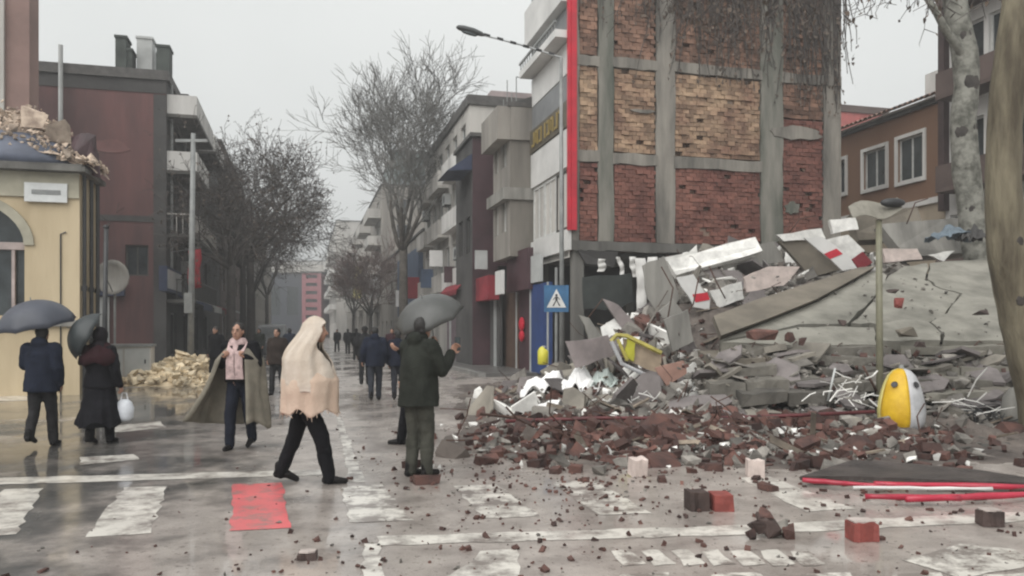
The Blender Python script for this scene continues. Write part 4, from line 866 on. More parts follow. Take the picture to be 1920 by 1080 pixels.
def ac_unit(label, u, v, z, side):
    q = thing('air_conditioner', label, 'air conditioner', P(u, v, z), TH); b = MB(); b.bb((-side*.36, 0, 0), (-side*.02, .85, .58)); obj('body', b, M_GALV, q)
    b = MB(); b.tube([(-side*.365, .3, .29), (-side*.375, .3, .29)], .22, 14); obj('fan_grille', b, M_METALD, q); b = MB(); b.bb((-side*.36, .1, -.06), (-side*.0, .14, -.004)); b.bb((-side*.36, .7, -.06), (-side*.0, .74, -.004)); obj('bracket', b, M_METALD, q, kind='stuff')
for k, (u, z, lab) in enumerate(((39.2, 5.2, 'air conditioner low on the long pale grey house, nearest one'), (42.5, 8.4, 'air conditioner high on the long pale grey house, nearest one'), (46.0, 5.6, 'air conditioner in the middle of the long pale grey house'), (50.2, 8.6, 'air conditioner farthest along the long pale grey house'))): ac_unit(lab, u, 7.7, z, 1)
for k, (u, z, lab) in enumerate(((40.5, 4.3, 'air conditioner low on the street side of the red brown house'), (44.6, 7.0, 'air conditioner higher on the street side of the red brown house'))): ac_unit(lab, u, v5, z, -1)
for k, (u, w, m, lab) in enumerate(((37.2, 3.4, M_NAVY, 'dark blue canopy over a shop of the red brown house'), (41.5, 3.6, M_GALV, 'pale canopy farther along the red brown house'), (47, 4, M_REDCV, 'dark red canopy on the left row beyond the balconies'), (66, 5, M_GALV, 'pale canopy far along the left row'))):
    q = thing('shop_canopy', lab, 'canopy', P(u, v5), TH); b = MB(); b.prism([(.02, 0, 3.3), (1.4, 0, 2.8), (1.4, 0, 2.72), (.02, 0, 3.2)], (0, w, 0)); c = obj('canvas', b, m, q); b = MB(); b.bb((1.405, 0, 2.5), (1.42, w, 2.8)); obj('valance', b, m, c)
# ---------------------------------------------------------------- rubble of the collapsed house
M_MOUND = mat('rubble_dust', (.055, .044, .039), .9, .4, 1.5, .6, 9, col2=(.15, .125, .108))
M_RBRICK = mat('broken_brick', (.042, .022, .019), .8, .35, 5, .4, 20, col2=(.115, .052, .040), isl=.6)
M_RCONC = mat('broken_concrete', (.10, .092, .082), .85, .3, 4, .4, 16, col2=(.25, .23, .205), isl=.5)
M_SLAB = mat('slab_concrete', (.14, .134, .113), .85, .25, 1.3, .6, 14, col2=(.29, .276, .238), thr=(.3, .62))
M_BEAM = mat('brown_grey_concrete', (.17, .148, .118), .85, .25, 1.2, .3, 12)
M_RWHITE = mat('white_debris', (.74, .725, .69), .7, .2, 4, .3, 10, isl=.2)
M_RUST = mat('rusty_bar', (.07, .035, .025), .8, .3)
M_STONE = mat('yellow_stone', (.46, .36, .225), .85, .3, 3, .4, 12, col2=(.76, .64, .46), isl=.38)
M_PINKST = mat('beige_pink_stone', (.25, .185, .145), .85, .3, 3, .5, 12, col2=(.58, .47, .37), isl=.5)
rg = random.Random(99)
def chunk_mesh(name, m, seed, sc=(1, .8, .6), n=9):
    r = random.Random(seed); b = bpy_hull([Vector((r.uniform(-.5, .5)*sc[0], r.uniform(-.5, .5)*sc[1], r.uniform(-.5, .5)*sc[2])) for _ in range(n+4)])
    return b.mesh(name, m)
def bpy_hull(pts):
    import bmesh
    bm = bmesh.new()
    for p in pts: bm.verts.new(p)
    r = bmesh.ops.convex_hull(bm, input=bm.verts)
    bmesh.ops.delete(bm, geom=[g for g in r['geom_interior'] if isinstance(g, bmesh.types.BMVert)], context='VERTS')
    bm.verts.ensure_lookup_table(); bm.verts.index_update(); b = MB()
    b.add([v.co.copy() for v in bm.verts], [tuple(v.index for v in f.verts) for f in bm.faces]); bm.free(); return b
def brick_mesh(name, m, seed):
    r = random.Random(seed); b = MB(); L0 = r.uniform(.12, .24); k = r.random()
    b.box((0, 0, 0), (L0, .13, .085), None, .07 if k < .6 else .16, r); return b.mesh(name, m)
BRK = [brick_mesh('brick', M_RBRICK, i) for i in range(14)]
CHK = [chunk_mesh('concrete_chunk', M_RCONC, 100+i, (.34, .26, .18)) for i in range(12)]
WHT = [chunk_mesh('white_chunk', M_RWHITE, 200+i, (.34, .25, .06 if i % 2 else .16), 7) for i in range(8)]
STN = [chunk_mesh('stone', M_STONE, 300+i, (.42, .34, .24)) for i in range(10)]
PNK = [chunk_mesh('stone', M_PINKST, 320+i, (.40, .32, .26)) for i in range(8)]
def smooth(a, b, x): t = max(0, min(1, (x-a)/(b-a))); return t*t*(3-2*t)
def gs(x, y, cx, cy, sx, sy): return math.exp(-((x-cx)/sx)**2-((y-cy)/sy)**2)
def hmask(x, y):                                          # 0 on the open street, 1 well inside the heap
    left = smooth(-.075*y-.1, -.075*y+1.6, x+.35*noise.noise(Vector((x*.8, y*.8, 1))))
    front = smooth(9.0, 11.2, y+.5*noise.noise(Vector((x*.7, 4, 0)))+max(0, .8-x)*-.7 - max(0, x-3.2)*.10)
    return left*front*(1-smooth(10.8, 12.4, x))*(1-smooth(23, 24.2, y)*(x < 1.5))
def HF(x, y):
    m = hmask(x, y)
    h = .05+.20*gs(x, y, 2.0, 11.8, 2.8, 1.5)+1.75*gs(x, y, 3.0, 18.8, 1.35, 2.5)+.34*gs(x, y, 1.0, 16.8, 1.2, 1.5)+.12*smooth(12, 15, y)*smooth(1, 3, x)
    h += 2.5*smooth(15.5, 20.5, y)*smooth(3.0, 5.0, x)+.05*gs(x, y, 6, 14, 3, 1.5)+1.1*smooth(20, 23, y)*smooth(3.4, 5.0, x)
    h += .16*noise.noise(Vector((x*1.5, y*1.5, 7)))*(.3+m)
    return m*max(0, h)
heap = thing('rubble_heap', 'wide heap of broken brick and concrete spilled from the collapsed house on the right', 'rubble heap', (3, 14, 0))
hp = Vector(heap.location)
mb = MB(); nx_, ny_ = 150, 170; X0, X1, Y0_, Y1_ = -2.4, 12.6, 8.4, 24.3
vs, fs = [], []
for j in range(ny_+1):
    for i in range(nx_+1):
        x, y = X0+(X1-X0)*i/nx_, Y0_+(Y1_-Y0_)*j/ny_
        z = HF(x, y); z = z+(.07*noise.noise(Vector((x*5, y*5, 2)))+.05*noise.noise(Vector((x*11, y*11, 5))))*min(1, hmask(x, y)*2) if z > .002 else -.03
        vs.append(Vector((x, y, z))-hp)
for j in range(ny_):
    for i in range(nx_):
        a = j*(nx_+1)+i; q4 = (a, a+1, a+nx_+2, a+nx_+1)
        if max(vs[k].z for k in q4) > -.02: fs.append(q4)
mb.add(vs, fs); obj('mound', mb, M_MOUND, heap, kind='stuff')
def up3(r): return Euler((r.gauss(.9, .5), r.gauss(0, .6), r.gauss(0, .9)))
def rr3(r): return Euler((r.uniform(0, 6.28), r.uniform(0, 6.28), r.uniform(0, 6.28)))
def flat3(r): return Euler((r.gauss(0, .3), r.gauss(0, .3), r.uniform(0, 6.28)))
def scatter_objs(meshes, root, n, samp, smin, smax, hf, r, sink=.03, flat=True):
    k = 0; base = Vector(root.location)
    while k < n:
        p = samp(r)
        if p is None or math.hypot(p[0]-G(785, 893).x, p[1]-G(785, 893).y) < .45: continue
        x, y = p; me = meshes[r.randrange(len(meshes))]; s = smin+(smax-smin)*r.random()**2
        o = link(me.name.split('.')[0], me, root, Vector((x, y, hf(x, y)+s*.06-sink*s))-base, flat3(r) if flat and r.random() < .6 else rr3(r)); o.scale = (s*r.uniform(.8, 1.2), s*r.uniform(.8, 1.2), s*r.uniform(.75, 1.2)); k += 1
def scatter_stuff(name, meshes, m, root, n, samp, smin, smax, hf, r, parent=None):
    b = MB(); base = Vector(root.location) if root else Vector(); k = 0
    geo = [([v.co.copy() for v in me.vertices], [tuple(p.vertices) for p in me.polygons]) for me in meshes]
    while k < n:
        p = samp(r)
        if p is None: continue
        x, y = p; s = smin+(smax-smin)*r.random()**2; vv_, ff_ = geo[r.randrange(len(geo))]; M = flat3(r).to_matrix() if r.random() < .5 else rr3(r).to_matrix()
        c = Vector((x, y, hf(x, y)+s*.04))-base; b.add([M @ v * s + c for v in vv_], ff_); k += 1
    return obj(name, b, m, root, kind='stuff')
def samp_brick(r):
    x, y = r.gauss(2.3, 1.8), r.gauss(11.0, 1.1)
    if not (-1.2 < x < 7 and 8.9 < y < 15.5): return None
    return (x, y) if r.random() < .12+1.1*hmask(x, y) else None
def samp_conc(r):
    x, y = r.uniform(-.9, 10), r.uniform(12.2, 17.5)
    return (x, y) if r.random() < hmask(x, y)*(.3+.7*smooth(.8, 3, x)) else None
def samp_left(r):
    x, y = r.gauss(1.9, 1.3), r.gauss(17.6, 2.2)
    return (x, y) if 13 < y < 23 and -1.5 < x < 4.6 and r.random() < .1+hmask(x, y) else None
def samp_back(r):
    x, y = r.uniform(2.6, 10.5), r.uniform(19.0, 23.5)
    return (x, y) if r.random() < hmask(x, y) else None
def samp_front(r):
    x, y = r.uniform(-1.2, 6), r.uniform(9.2, 14)
    return (x, y) if r.random() < .1+hmask(x, y) else None
def samp_edge(r):
    x, y = r.uniform(-1.6, 6.5), r.uniform(7.0, 12)
    return (x, y) if r.random() < .06+.6*math.exp(-max(0, 9.3-y-.15*x)*1.3)*(1 if x > -.9 else .25) else None
scatter_objs(BRK, heap, 210, samp_brick, .8, 1.75, HF, rg)
scatter_stuff('brick_fragments', BRK, M_RBRICK, heap, 1500, samp_brick, .25, .9, HF, rg)
scatter_stuff('brick_fragments', BRK, M_RBRICK, heap, 700, samp_left, .4, 1.2, HF, rg)
LMP = []
for i in range(8):
    r_ = random.Random(850+i); LMP.append(bpy_hull([Vector((r_.gauss(0, 1), r_.gauss(0, 1), r_.gauss(0, 1))).normalized()*r_.uniform(.11, .19) for _ in range(26)]).mesh('masonry_clump', (M_RBRICK, M_RCONC, M_MOUND, M_RBRICK)[i % 4]))
scatter_objs(LMP, heap, 110, lambda r: (samp_brick, samp_left, samp_conc)[r.randrange(3)](r), .7, 1.9, HF, rg, .1)
b = MB()                                                  # wires, laths and bent rods all over the heap
for k in range(230):
    p = (samp_left, samp_conc, samp_brick, samp_back)[k % 4](rg)
    if p is None: continue
    q = Vector((p[0], p[1], HF(*p)+.03))-hp; d = Vector((rg.gauss(0, 1), rg.gauss(0, .6), abs(rg.gauss(0, .35)))).normalized(); L0 = rg.uniform(.2, .9); c_ = Vector((rg.gauss(0, .15), rg.gauss(0, .1), rg.gauss(0, .12)))
    b.tube([q, q+d*L0*.5+c_, q+d*L0+c_*.4], rg.uniform(.006, .016), 4)
obj('rods_and_wires', b, M_RUST, heap, kind='stuff')
b = MB()
for k in range(120):
    p = (samp_left, samp_conc, samp_brick, samp_left)[k % 4](rg)
    if p is None: continue
    M = (up3(rg) if k % 3 == 0 else flat3(rg)).to_matrix(); b.box(Vector((p[0], p[1], HF(*p)+.05))-hp, (rg.uniform(.25, .9), rg.uniform(.05, .1), .025), M, .04, rg)
obj('splintered_laths', b, mat('grey_wood', (.19, .155, .12), .85, .3, 5, .3, isl=.5), heap, kind='stuff')
scatter_objs(CHK, heap, 200, lambda r: samp_conc(r) if r.random() < .6 else samp_left(r), .8, 2.0, HF, rg)
scatter_stuff('concrete_fragments', CHK, M_RCONC, heap, 1500, lambda r: samp_conc(r) if r.random() < .6 else samp_left(r), .2, .8, HF, rg)
scatter_stuff('concrete_fragments', CHK, M_RCONC, heap, 700, samp_back, .4, 1.5, HF, rg)
scatter_stuff('concrete_fragments', CHK, M_RCONC, heap, 1300, samp_brick, .15, .8, HF, rg)
scatter_objs(WHT, heap, 150, lambda r: samp_back(r) if r.random() < .5 else samp_left(r), .8, 2.2, HF, rg)
scatter_stuff('white_fragments', WHT, M_RWHITE, heap, 1000, lambda r: (samp_back, samp_left, samp_brick, samp_front)[r.randrange(4)](r), .2, .7, HF, rg)
# torn panels, plaster sheets and boards sticking out of the heap
M_MAUVE = mat('mauve_grey_wreck', (.15, .132, .128), .85, .3, 2, .3, 10, isl=.3); M_TAUPEW = mat('taupe_wreck', (.19, .172, .145), .85, .3, 2, .3, 10, isl=.3)
PAN = []
for i in range(12):
    r_ = random.Random(700+i); n_ = r_.randint(4, 7); b = MB(); w_, h_2 = r_.uniform(.25, .6), r_.uniform(.15, .38)
    b.prism([(w_*math.cos(6.28*k/n_+r_.uniform(-.3, .3)), h_2*math.sin(6.28*k/n_+r_.uniform(-.3, .3)), 0) for k in range(n_)], (0, 0, r_.choice((.03, .06, .12)))); PAN.append(b.mesh('panel_fragment', (M_MAUVE, M_TAUPEW, M_RCONC, M_RWHITE, M_MAUVE, M_TAUPEW)[i % 6]))
k = 0
while k < 150:
    p = (samp_left, samp_left, samp_back, samp_conc)[k % 4](rg)
    if p is None or p[1] < 14.2: continue
    o = link('panel_fragment', PAN[rg.randrange(12)], heap, Vector((p[0], p[1], HF(*p)+.05))-hp, up3(rg)); s = rg.uniform(.6, 1.6); o.scale = (s, s, 1); k += 1
# crumbs washed over the road
def samp_road(r):
    x, y = r.uniform(-3.6, 4.5), r.uniform(4.6, 13)
    w = .10+.5*math.exp(-max(0, 9.5-y)*.55)*smooth(-1.6, .6, x)+.35*gs(x, y, -1.4, 5.6, 1.2, .6)+.3*gs(x, y, .2, 9, 1.2, 2.)
    return (x, y) if r.random() < w*(.3+.7*smooth(-2.6, -.6, x)) else None
flat0 = lambda x, y: .0
cr_ = scatter_stuff('brick_crumbs', BRK, M_RBRICK, None, 1500, samp_road, .08, .32, flat0, rg); cr_['label'] = 'fine brick crumbs strewn across the wet road'; cr_['category'] = 'debris'
cr_ = scatter_stuff('concrete_crumbs', CHK, M_RCONC, None, 900, samp_road, .04, .16, flat0, rg); cr_['label'] = 'fine grey concrete grit strewn across the wet road'; cr_['category'] = 'debris'
# bigger loose bricks on the road: one thing each
k = 0
while k < 70:
    p = samp_edge(rg)
    if p is None: continue
    x, y = p
    if any(math.hypot(x-q.x, y-q.y) < .42 for q in (G(785, 893), G(776, 836), G(572, 905), G(620, 895))): continue
    me = BRK[rg.randrange(len(BRK))]; s = rg.uniform(.5, 1.15)
    o = link('brick_fragment', me, None, (x, y, .035*s+HF(x, y)), Euler((rg.gauss(0, .12), rg.gauss(0, .12), rg.uniform(0, 6.28)))); o.scale = (s, s, s)
    tag(o, 'small broken brick piece lying loose on the wet road before the rubble', 'brick', 'small brick pieces strewn over the wet road'); k += 1
M_BRED = mat('bright_red_brick', (.24, .055, .045), .6, .3, 4, .3, 16); M_BDARK = mat('dark_sooty_brick', (.055, .035, .03), .7, .35, 4, .3, 16); M_PALEB = mat('pale_pinkish_block', (.55, .46, .42), .7, .2, 4, .3, 12)
M_BTOP = mat('mortar_top', (.42, .36, .33), .8, .25, 5, .3)
def loose(name, label, px, py, w, d, h, m, rz=0, tilt=0, top=None, seed=0, holes=False):
    p = G(px, py); r = random.Random(seed+int(px)); t = thing(name, label, 'block' if 'block' in name else 'brick', p, R(rz))
    b = MB(); n = 5; rings = []
    for k in range(n+1):
        f = k/n; e = lambda: r.uniform(-.012, .012)
        rings.append([Vector((-w/2+w*f+e()*.5, -d/2+e(), e()*.3)), Vector((-w/2+w*f+e()*.5, d/2+e(), e()*.3)), Vector((-w/2+w*f+e()*.5, d/2+e(), h+e())), Vector((-w/2+w*f+e()*.5, -d/2+e(), h+e()))])
    M = Matrix.Rotation(R(tilt), 3, 'X'); rings = [[M @ q for q in a] for a in rings]; zmin = min(q.z for a in rings for q in a); rings = [[q-Vector((0, 0, zmin)) for q in a] for a in rings]
    b.loft(rings); obj('body', b, m, t)
    if top:
        b = MB(); b.add([(-w/2+.01+e_, yy, h-zmin+.014) for e_, yy in ((0, -d/2+.01), (w*.5, -d/2), (w-.02, -d/2+.02), (w-.02, d/2-.02), (w*.4, d/2-.005), (0, d/2-.02))], [(0, 1, 2, 3, 4, 5)]); o = obj('mortar', b, top, t); o.modifiers.new('shell', 'SOLIDIFY').thickness = .012
    return t
loose('brick_block', 'block of two joined bricks, one sooty and one red, lying on the crosswalk', 1306, 955, .17, .18, .17, M_BDARK, 6, 0, None)
q = thing('brick', 'bright red brick lying against the sooty one on the crosswalk', 'brick', G(1352, 956), R(4)); b = MB(); b.box((0, 0, .075), (.17, .17, .15), None, .05, rg); obj('body', b, M_BRED, q)
loose('brick', 'pink topped red brick standing on the white border line', 1615, 1012, .19, .16, .14, M_BRED, 3, 0, M_BTOP)
loose('brick', 'dark brick with a pale top, near the right edge of the road', 1855, 985, .17, .14, .12, M_BDARK, -4, 0, M_BTOP)
loose('pale_block', 'pale pinkish block standing on the road at the rubble edge, before the red pipe', 1195, 893, .17, .15, .19, M_PALEB, 12, 8)
loose('pale_block', 'pale block standing at the rubble edge beside the red panels', 1415, 893, .18, .15, .18, M_PALEB, -6, 0)
loose('brick', 'dark flat brick lying on the muddy road in the lower centre', 577, 1048, .13, .1, .045, M_BDARK, 5, 0, M_BTOP)
q = thing('brick_clump', 'rough clump of dark broken brickwork on the white border line', 'brick clump', G(1442, 1008))
for k, (dx, dy, dz, s, m) in enumerate(((0, 0, .1, 1.0, M_BDARK), (.09, .03, .08, .85, M_RCONC), (-.09, .02, .06, .7, M_BDARK), (.16, -.02, .05, .7, M_RBRICK), (-.02, .03, .19, .6, M_RBRICK), (-.14, -.04, .04, .5, M_RBRICK))):
    o = obj('brick_lump', bpy_hull([Vector((rg.uniform(-.11, .11)*s, rg.uniform(-.1, .1)*s, rg.uniform(-.1, .1)*s)) for _ in range(16)]), m, q, (dx, dy, dz))
# ---- pancaked floors and the big cracked slab
house = thing('collapsed_building', 'collapsed house with pancaked concrete floors under one huge cracked slab', 'collapsed building', (6.8, 17, 0))
hb0 = Vector(house.location)
def SP(px, py, dY=0): 
    iy = .0508+(py-490)/150*.0150; return W(px, py, 1/iy+dY)
sn = (SP(1900, 640)-SP(1400, 640)).cross(SP(1640, 500)-SP(1400, 640)).normalized(); sn = sn if sn.z > 0 else -sn
pieces = [[(1350, 632), (1440, 597), (1530, 562), (1578, 536), (1640, 502), (1664, 512), (1645, 545), (1622, 572), (1590, 602), (1500, 603)],
          [(1352, 636), (1500, 607), (1592, 606), (1640, 607), (1646, 640), (1500, 643)],
          [(1668, 512), (1700, 494), (1740, 489), (1736, 518), (1762, 536), (1800, 546), (1772, 585), (1741, 601), (1700, 596), (1645, 604), (1596, 602), (1626, 574), (1650, 546)],
          [(1744, 488), (1858, 478), (1868, 510), (1872, 556), (1806, 544), (1766, 534), (1740, 518)],
          [(1806, 548), (1872, 560), (1884, 590), (1905, 642), (1768, 640), (1770, 626), (1745, 604), (1776, 587)],
          [(1650, 608), (1700, 600), (1740, 605), (1764, 627), (1763, 641), (1650, 641)]]
for k, pc in enumerate(pieces):
    cxm = sum(p[0] for p in pc)/len(pc); cym = sum(p[1] for p in pc)/len(pc)
    pts = []
    for i, (x, y) in enumerate(pc):
        x2, y2 = pc[(i+1) % len(pc)]
        for t in (0, .33, .66):
            a, b_ = x+(x2-x)*t, y+(y2-y)*t; j = 3.2 if t else 0
            a += rg.uniform(-j, j); b_ += rg.uniform(-j, j)*.6
            a = cxm+(a-cxm)*.994; b_ = cym+(b_-cym)*.985; pts.append((a, b_))
    dz = rg.uniform(-.09, .05); tilt = Vector((rg.uniform(-.012, .012), rg.uniform(-.012, .012), 0)); c3 = SP(cxm, cym)
    P3 = [SP(a, b_)+sn*(dz+(SP(a, b_)-c3).dot(tilt)) for a, b_ in pts]
    b = MB(); b.prism(offs(P3, hb0), -sn*.2); obj('slab_piece', b, M_SLAB, house)
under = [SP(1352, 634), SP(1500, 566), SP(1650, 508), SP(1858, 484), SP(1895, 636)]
b = MB(); b.prism(offs([p-sn*.22 for p in under], hb0), -sn*.16); obj('slab_underlayer', b, mat('painted_crack_shade', (.03, .027, .024), .9, .35, 2, .4), house)  # near-black colour paints shade into the slab cracks above
b = MB()
for k in range(26):
    x = rg.uniform(1380, 1890); p = SP(x, 638)-sn*rg.uniform(.05, .18); d = Vector((rg.gauss(0, .25), -rg.uniform(.15, .5), rg.gauss(-.05, .15))); b.tube([p-hb0, p+d*.6-hb0, p+d+Vector((rg.gauss(0, .06), 0, -.12))-hb0], .009, 4)
obj('reinforcing_rods', b, M_RUST, house, kind='stuff')
bm_pts = [(1338, 592), (1420, 561), (1500, 536), (1612, 501), (1642, 499), (1580, 534), (1530, 561), (1440, 597), (1352, 629)]
P3 = [SP(x, y, -.22) for x, y in bm_pts]; b = MB(); b.prism(offs(P3, hb0), Vector((.1, .5, -.1))); obj('edge_beam', b, M_BEAM, house)
# floors squashed beneath
def LayerPx(x0, x1, y0, y1, Y, dpth, m, skew=0, name='floor_slab'):
    a, b1, c, d = W(x0, y1, Y), W(x1, y1+skew, Y), W(x1, y0+skew, Y), W(x0, y0, Y); n = max(4, int((x1-x0)/30)); bot, top = [], []
    for k in range(n+1):
        t = k/n; j = rg.uniform(-.06, .06); bot.append(a.lerp(b1, t)+Vector((0, j, rg.uniform(-.02, .02)))); top.append(d.lerp(c, t)+Vector((0, j+rg.uniform(-.03, .03), rg.uniform(-.02, .02))))
    q = MB(); rings = [[bot[k]-hb0, top[k]-hb0, top[k]-hb0+Vector((0, dpth, .12)), bot[k]-hb0+Vector((0, dpth, .12))] for k in range(n+1)]; q.loft(rings); return obj(name, q, m, house)
M_LAYER = mat('crushed_floor_concrete', (.10, .092, .078), .85, .35, 2.2, .5, 14, col2=(.19, .175, .15)); M_LAYD = mat('dark_crushed_concrete', (.055, .05, .044), .85, .35, 2, .5, 12, col2=(.12, .11, .095)); M_LAYL = mat('pale_crushed_concrete', (.15, .14, .115), .85, .3, 1.6, .5, 14, col2=(.25, .235, .20))
for (x0, x1, y0, y1, Y, dd, m, sk) in ((1400, 1660, 648, 672, 15.0, 2.2, M_LAYER, 4), (1690, 1925, 648, 664, 15.1, 2.2, M_LAYL, -2), (1340, 1500, 672, 690, 14.6, 2, M_BEAM, 2), (1520, 1900, 668, 684, 14.6, 2, M_LAYER, 2), (1730, 1930, 688, 706, 14.3, 2, M_LAYL, 0),
                                       (1360, 1520, 694, 712, 14.1, 1.8, M_LAYER, -3), (1545, 1700, 690, 708, 14.2, 1.8, M_LAYD, 3), (1720, 1940, 712, 734, 13.9, 1.8, M_LAYER, -2), (1330, 1480, 718, 744, 13.6, 1.6, M_LAYER, 4), (1390, 1560, 740, 762, 13.3, 1.4, M_LAYD, -4), (1740, 1930, 738, 752, 13.6, 1.6, M_LAYL, 3), (1480, 1640, 716, 732, 13.9, 1.6, M_LAYER, -3)):
    xm = x0+(x1-x0)*rg.uniform(.35, .65); s1, s2 = rg.uniform(-7, 7), rg.uniform(-7, 7)
    LayerPx(x0, xm-rg.uniform(1, 7), y0, y1, Y, dd*rg.uniform(.6, 1), m, sk+s1); LayerPx(xm, x1+rg.uniform(-15, 15), y0+s1*.6, y1+s1*.6, Y+rg.uniform(-.25, .2), dd*rg.uniform(.6, 1), m, s2)
def hL(x, y): return max(HF(x, y), .22+(y-13.2)*.56)
def samp_lay(r):
    x, y = r.uniform(3.0, 9.4), r.uniform(13.0, 14.9); return (x, y)
scatter_objs(CHK, heap, 40, samp_lay, .6, 1.4, hL, rg); scatter_stuff('concrete_fragments', CHK, M_RCONC, heap, 700, samp_lay, .15, .7, hL, rg); scatter_stuff('brick_fragments', BRK, M_RBRICK, heap, 160, samp_lay, .3, .9, hL, rg)
k = 0
while k < 60:
    x, y = samp_lay(rg); o = link('panel_fragment', PAN[(0, 1, 2, 4, 5, 7, 8, 10, 11)[rg.randrange(9)]], heap, Vector((x, y, hL(x, y)+.04))-hp, Euler((rg.gauss(.3, .35), rg.gauss(0, .3), rg.gauss(0, .9)))); s = rg.uniform(.4, 1.1); o.scale = (s, s, 1); k += 1
def hS(x, y): return max(HF(x, y), 1.42+(y-15.2)*.40)
scatter_stuff('concrete_fragments', CHK, M_RCONC, heap, 150, lambda r: (r.uniform(4.6, 10), r.uniform(15.3, 19)), .05, .4, hS, rg)
for (x, y, w, h, Y, m) in ((1430, 628, 60, 26, 14.9, M_RBRICK), (1480, 632, 24, 24, 14.8, M_RBRICK), (1503, 640, 18, 16, 14.8, M_RBRICK), (1582, 606, 18, 15, 15.3, M_BDARK), (1685, 568, 16, 22, 15.9, M_BRED), (1672, 546, 22, 10, 16.4, M_BDARK), (1838, 586, 34, 12, 15.6, M_BDARK), (1722, 646, 24, 14, 14.8, M_BDARK), (1700, 622, 40, 20, 15.0, M_BEAM)):
    c = W(x, y, Y); s = Y/FPX
    o = obj('brick_lump', bpy_hull([Vector((rg.uniform(-.5, .5)*w*s, rg.uniform(-.1, .1), rg.uniform(-.5, .5)*h*s)) for _ in range(16)]), m, house, c-hb0)
# white broken slabs and facade pieces above the big slab
def plate(name, label, cat, px, Y, th, m, parent=None, slope=.0, stripe=None):
    pts = [W(x, y, Y+(d[0] if d else 0)) for x, y, *d in px]; c = sum(pts, Vector())/len(pts); n = (pts[1]-pts[0]).cross(pts[2]-pts[0]).normalized(); n = n if n.y > 0 else -n
    out = []
    for i, a in enumerate(pts):
        b_ = pts[(i+1) % len(pts)]; L0 = (b_-a).length
        for k in range(3): out.append(a.lerp(b_, k/3)+(Vector((rg.uniform(-1, 1), 0, rg.uniform(-1, 1)))*min(.03, L0*.04) if k else Vector()))
    base = parent.location if parent else Vector((c.x, c.y, 0)); q = MB(); q.prism([p-Vector(base) for p in out], n*th)
    if parent: return obj(name, q, m, parent)
    t = thing(name, label, cat, base); obj('panel', q, m, t)
    if stripe:
        for s in stripe:
            sp = [W(x, y, Y+(d[0] if d else 0)) for x, y, *d in s[0]]; q = MB(); q.prism([p-Vector(base)-n*.012 for p in sp], n*.009); obj('stripe', q, s[1], t)
    return t
plate('white_slab', '', '', [(1250, 488), (1416, 444, .4), (1430, 470, .2), (1330, 498), (1268, 516)], 20.4, .18, M_RWHITE, house)
plate('white_slab', '', '', [(1236, 484), (1300, 470), (1330, 500), (1262, 504)], 20.9, .15, M_RWHITE, house)
plate('white_slab', '', '', [(1456, 440), (1540, 428), (1548, 446), (1470, 452)], 20.8, .15, M_RWHITE, house)
plate('white_slab', '', '', [(1556, 412), (1604, 408), (1610, 430), (1562, 438)], 21.5, .15, M_RWHITE, house)
plate('white_slab', '', '', [(1540, 452), (1590, 440), (1622, 470), (1590, 496)], 20.6, .12, M_RWHITE, house)
plate('white_slab', '', '', [(1655, 466), (1720, 466), (1730, 486), (1660, 492)], 20.3, .12, M_PALEB, house)
plate('white_slab', '', '', [(1740, 478), (1790, 470), (1770, 490)], 20.1, .10, M_RWHITE, house)
plate('white_slab', '', '', [(1395, 520), (1440, 500), (1500, 500), (1470, 535), (1400, 548)], 19.4, .12, M_PALEB, house)
plate('white_slab', '', '', [(1330, 545), (1390, 528), (1395, 560), (1345, 578)], 18.8, .12, M_RWHITE, house)
plate('grey_slab', '', '', [(1340, 470), (1450, 452), (1470, 490), (1360, 512)], 21.2, .2, M_CONC, house)
plate('grey_slab', '', '', [(1460, 452), (1530, 446), (1600, 500), (1520, 520)], 20.9, .2, M_BEAM, house)
plate('grey_slab', '', '', [(1650, 420), (1830, 405, .8), (1850, 470, .3), (1700, 482)], 21.6, .3, M_CONC, house)
plate('grey_slab', '', '', [(1595, 400), (1720, 388, .6), (1735, 440, .2), (1610, 450)], 22.3, .3, M_BEAM, house)
plate('striped_panel', 'red and white striped sign panel broken over the top of the cracked slab', 'sign panel', [(1508, 446), (1542, 444), (1612, 500), (1580, 508)], 20.0, .08, M_PANW, None, 0, [([(1545, 476), (1568, 466), (1580, 476), (1556, 486)], M_RED)])
plate('red_white_panel', 'fallen white panel with a red stripe, left of the cracked slab', 'sign panel', [(1268, 520), (1300, 514), (1332, 560), (1330, 580), (1302, 576)], 18.3, .08, M_PANW, None, 0, [([(1298, 552), (1326, 548), (1331, 562), (1304, 567)], M_RED)])
plate('red_plate', 'small dark red square plate on the slab edge beside the olive pole', 'plate', [(1598, 486), (1618, 472), (1636, 492), (1612, 506)], 19.3, .06, M_REDCV)
# barrel on top
# ---- left part of the heap: wreckage one can tell apart
plate('grey_slab', '', '', [(1205, 498), (1245, 480), (1275, 560), (1240, 600), (1215, 560)], 18.9, .1, M_CONC, house)
for k, pc in enumerate(([(1230, 590), (1262, 560), (1330, 660), (1310, 690), (1262, 650)], [(1130, 560), (1160, 572), (1215, 640), (1180, 640)], [(1085, 590), (1105, 596), (1138, 650), (1115, 660)], [(1330, 690), (1360, 700), (1392, 760), (1340, 760)], [(1245, 600), (1290, 580), (1300, 640), (1262, 660)], [(1060, 640), (1140, 628), (1150, 668), (1080, 690)])):
    plate('grey_slab', '', '', pc, 18.2-.5*k+(.0 if k != 3 else -1.2), .14, (M_CONC, mat('mauve_grey_plaster', (.24, .205, .20), .85, .3, 1.5, .2))[k % 2], house)
fr = thing('broken_cabinet', 'yellow sheet metal cabinet frame with a beige panel, tilted in the rubble', 'broken cabinet', W(1195, 700, 15.6)); f0 = Vector(fr.location)
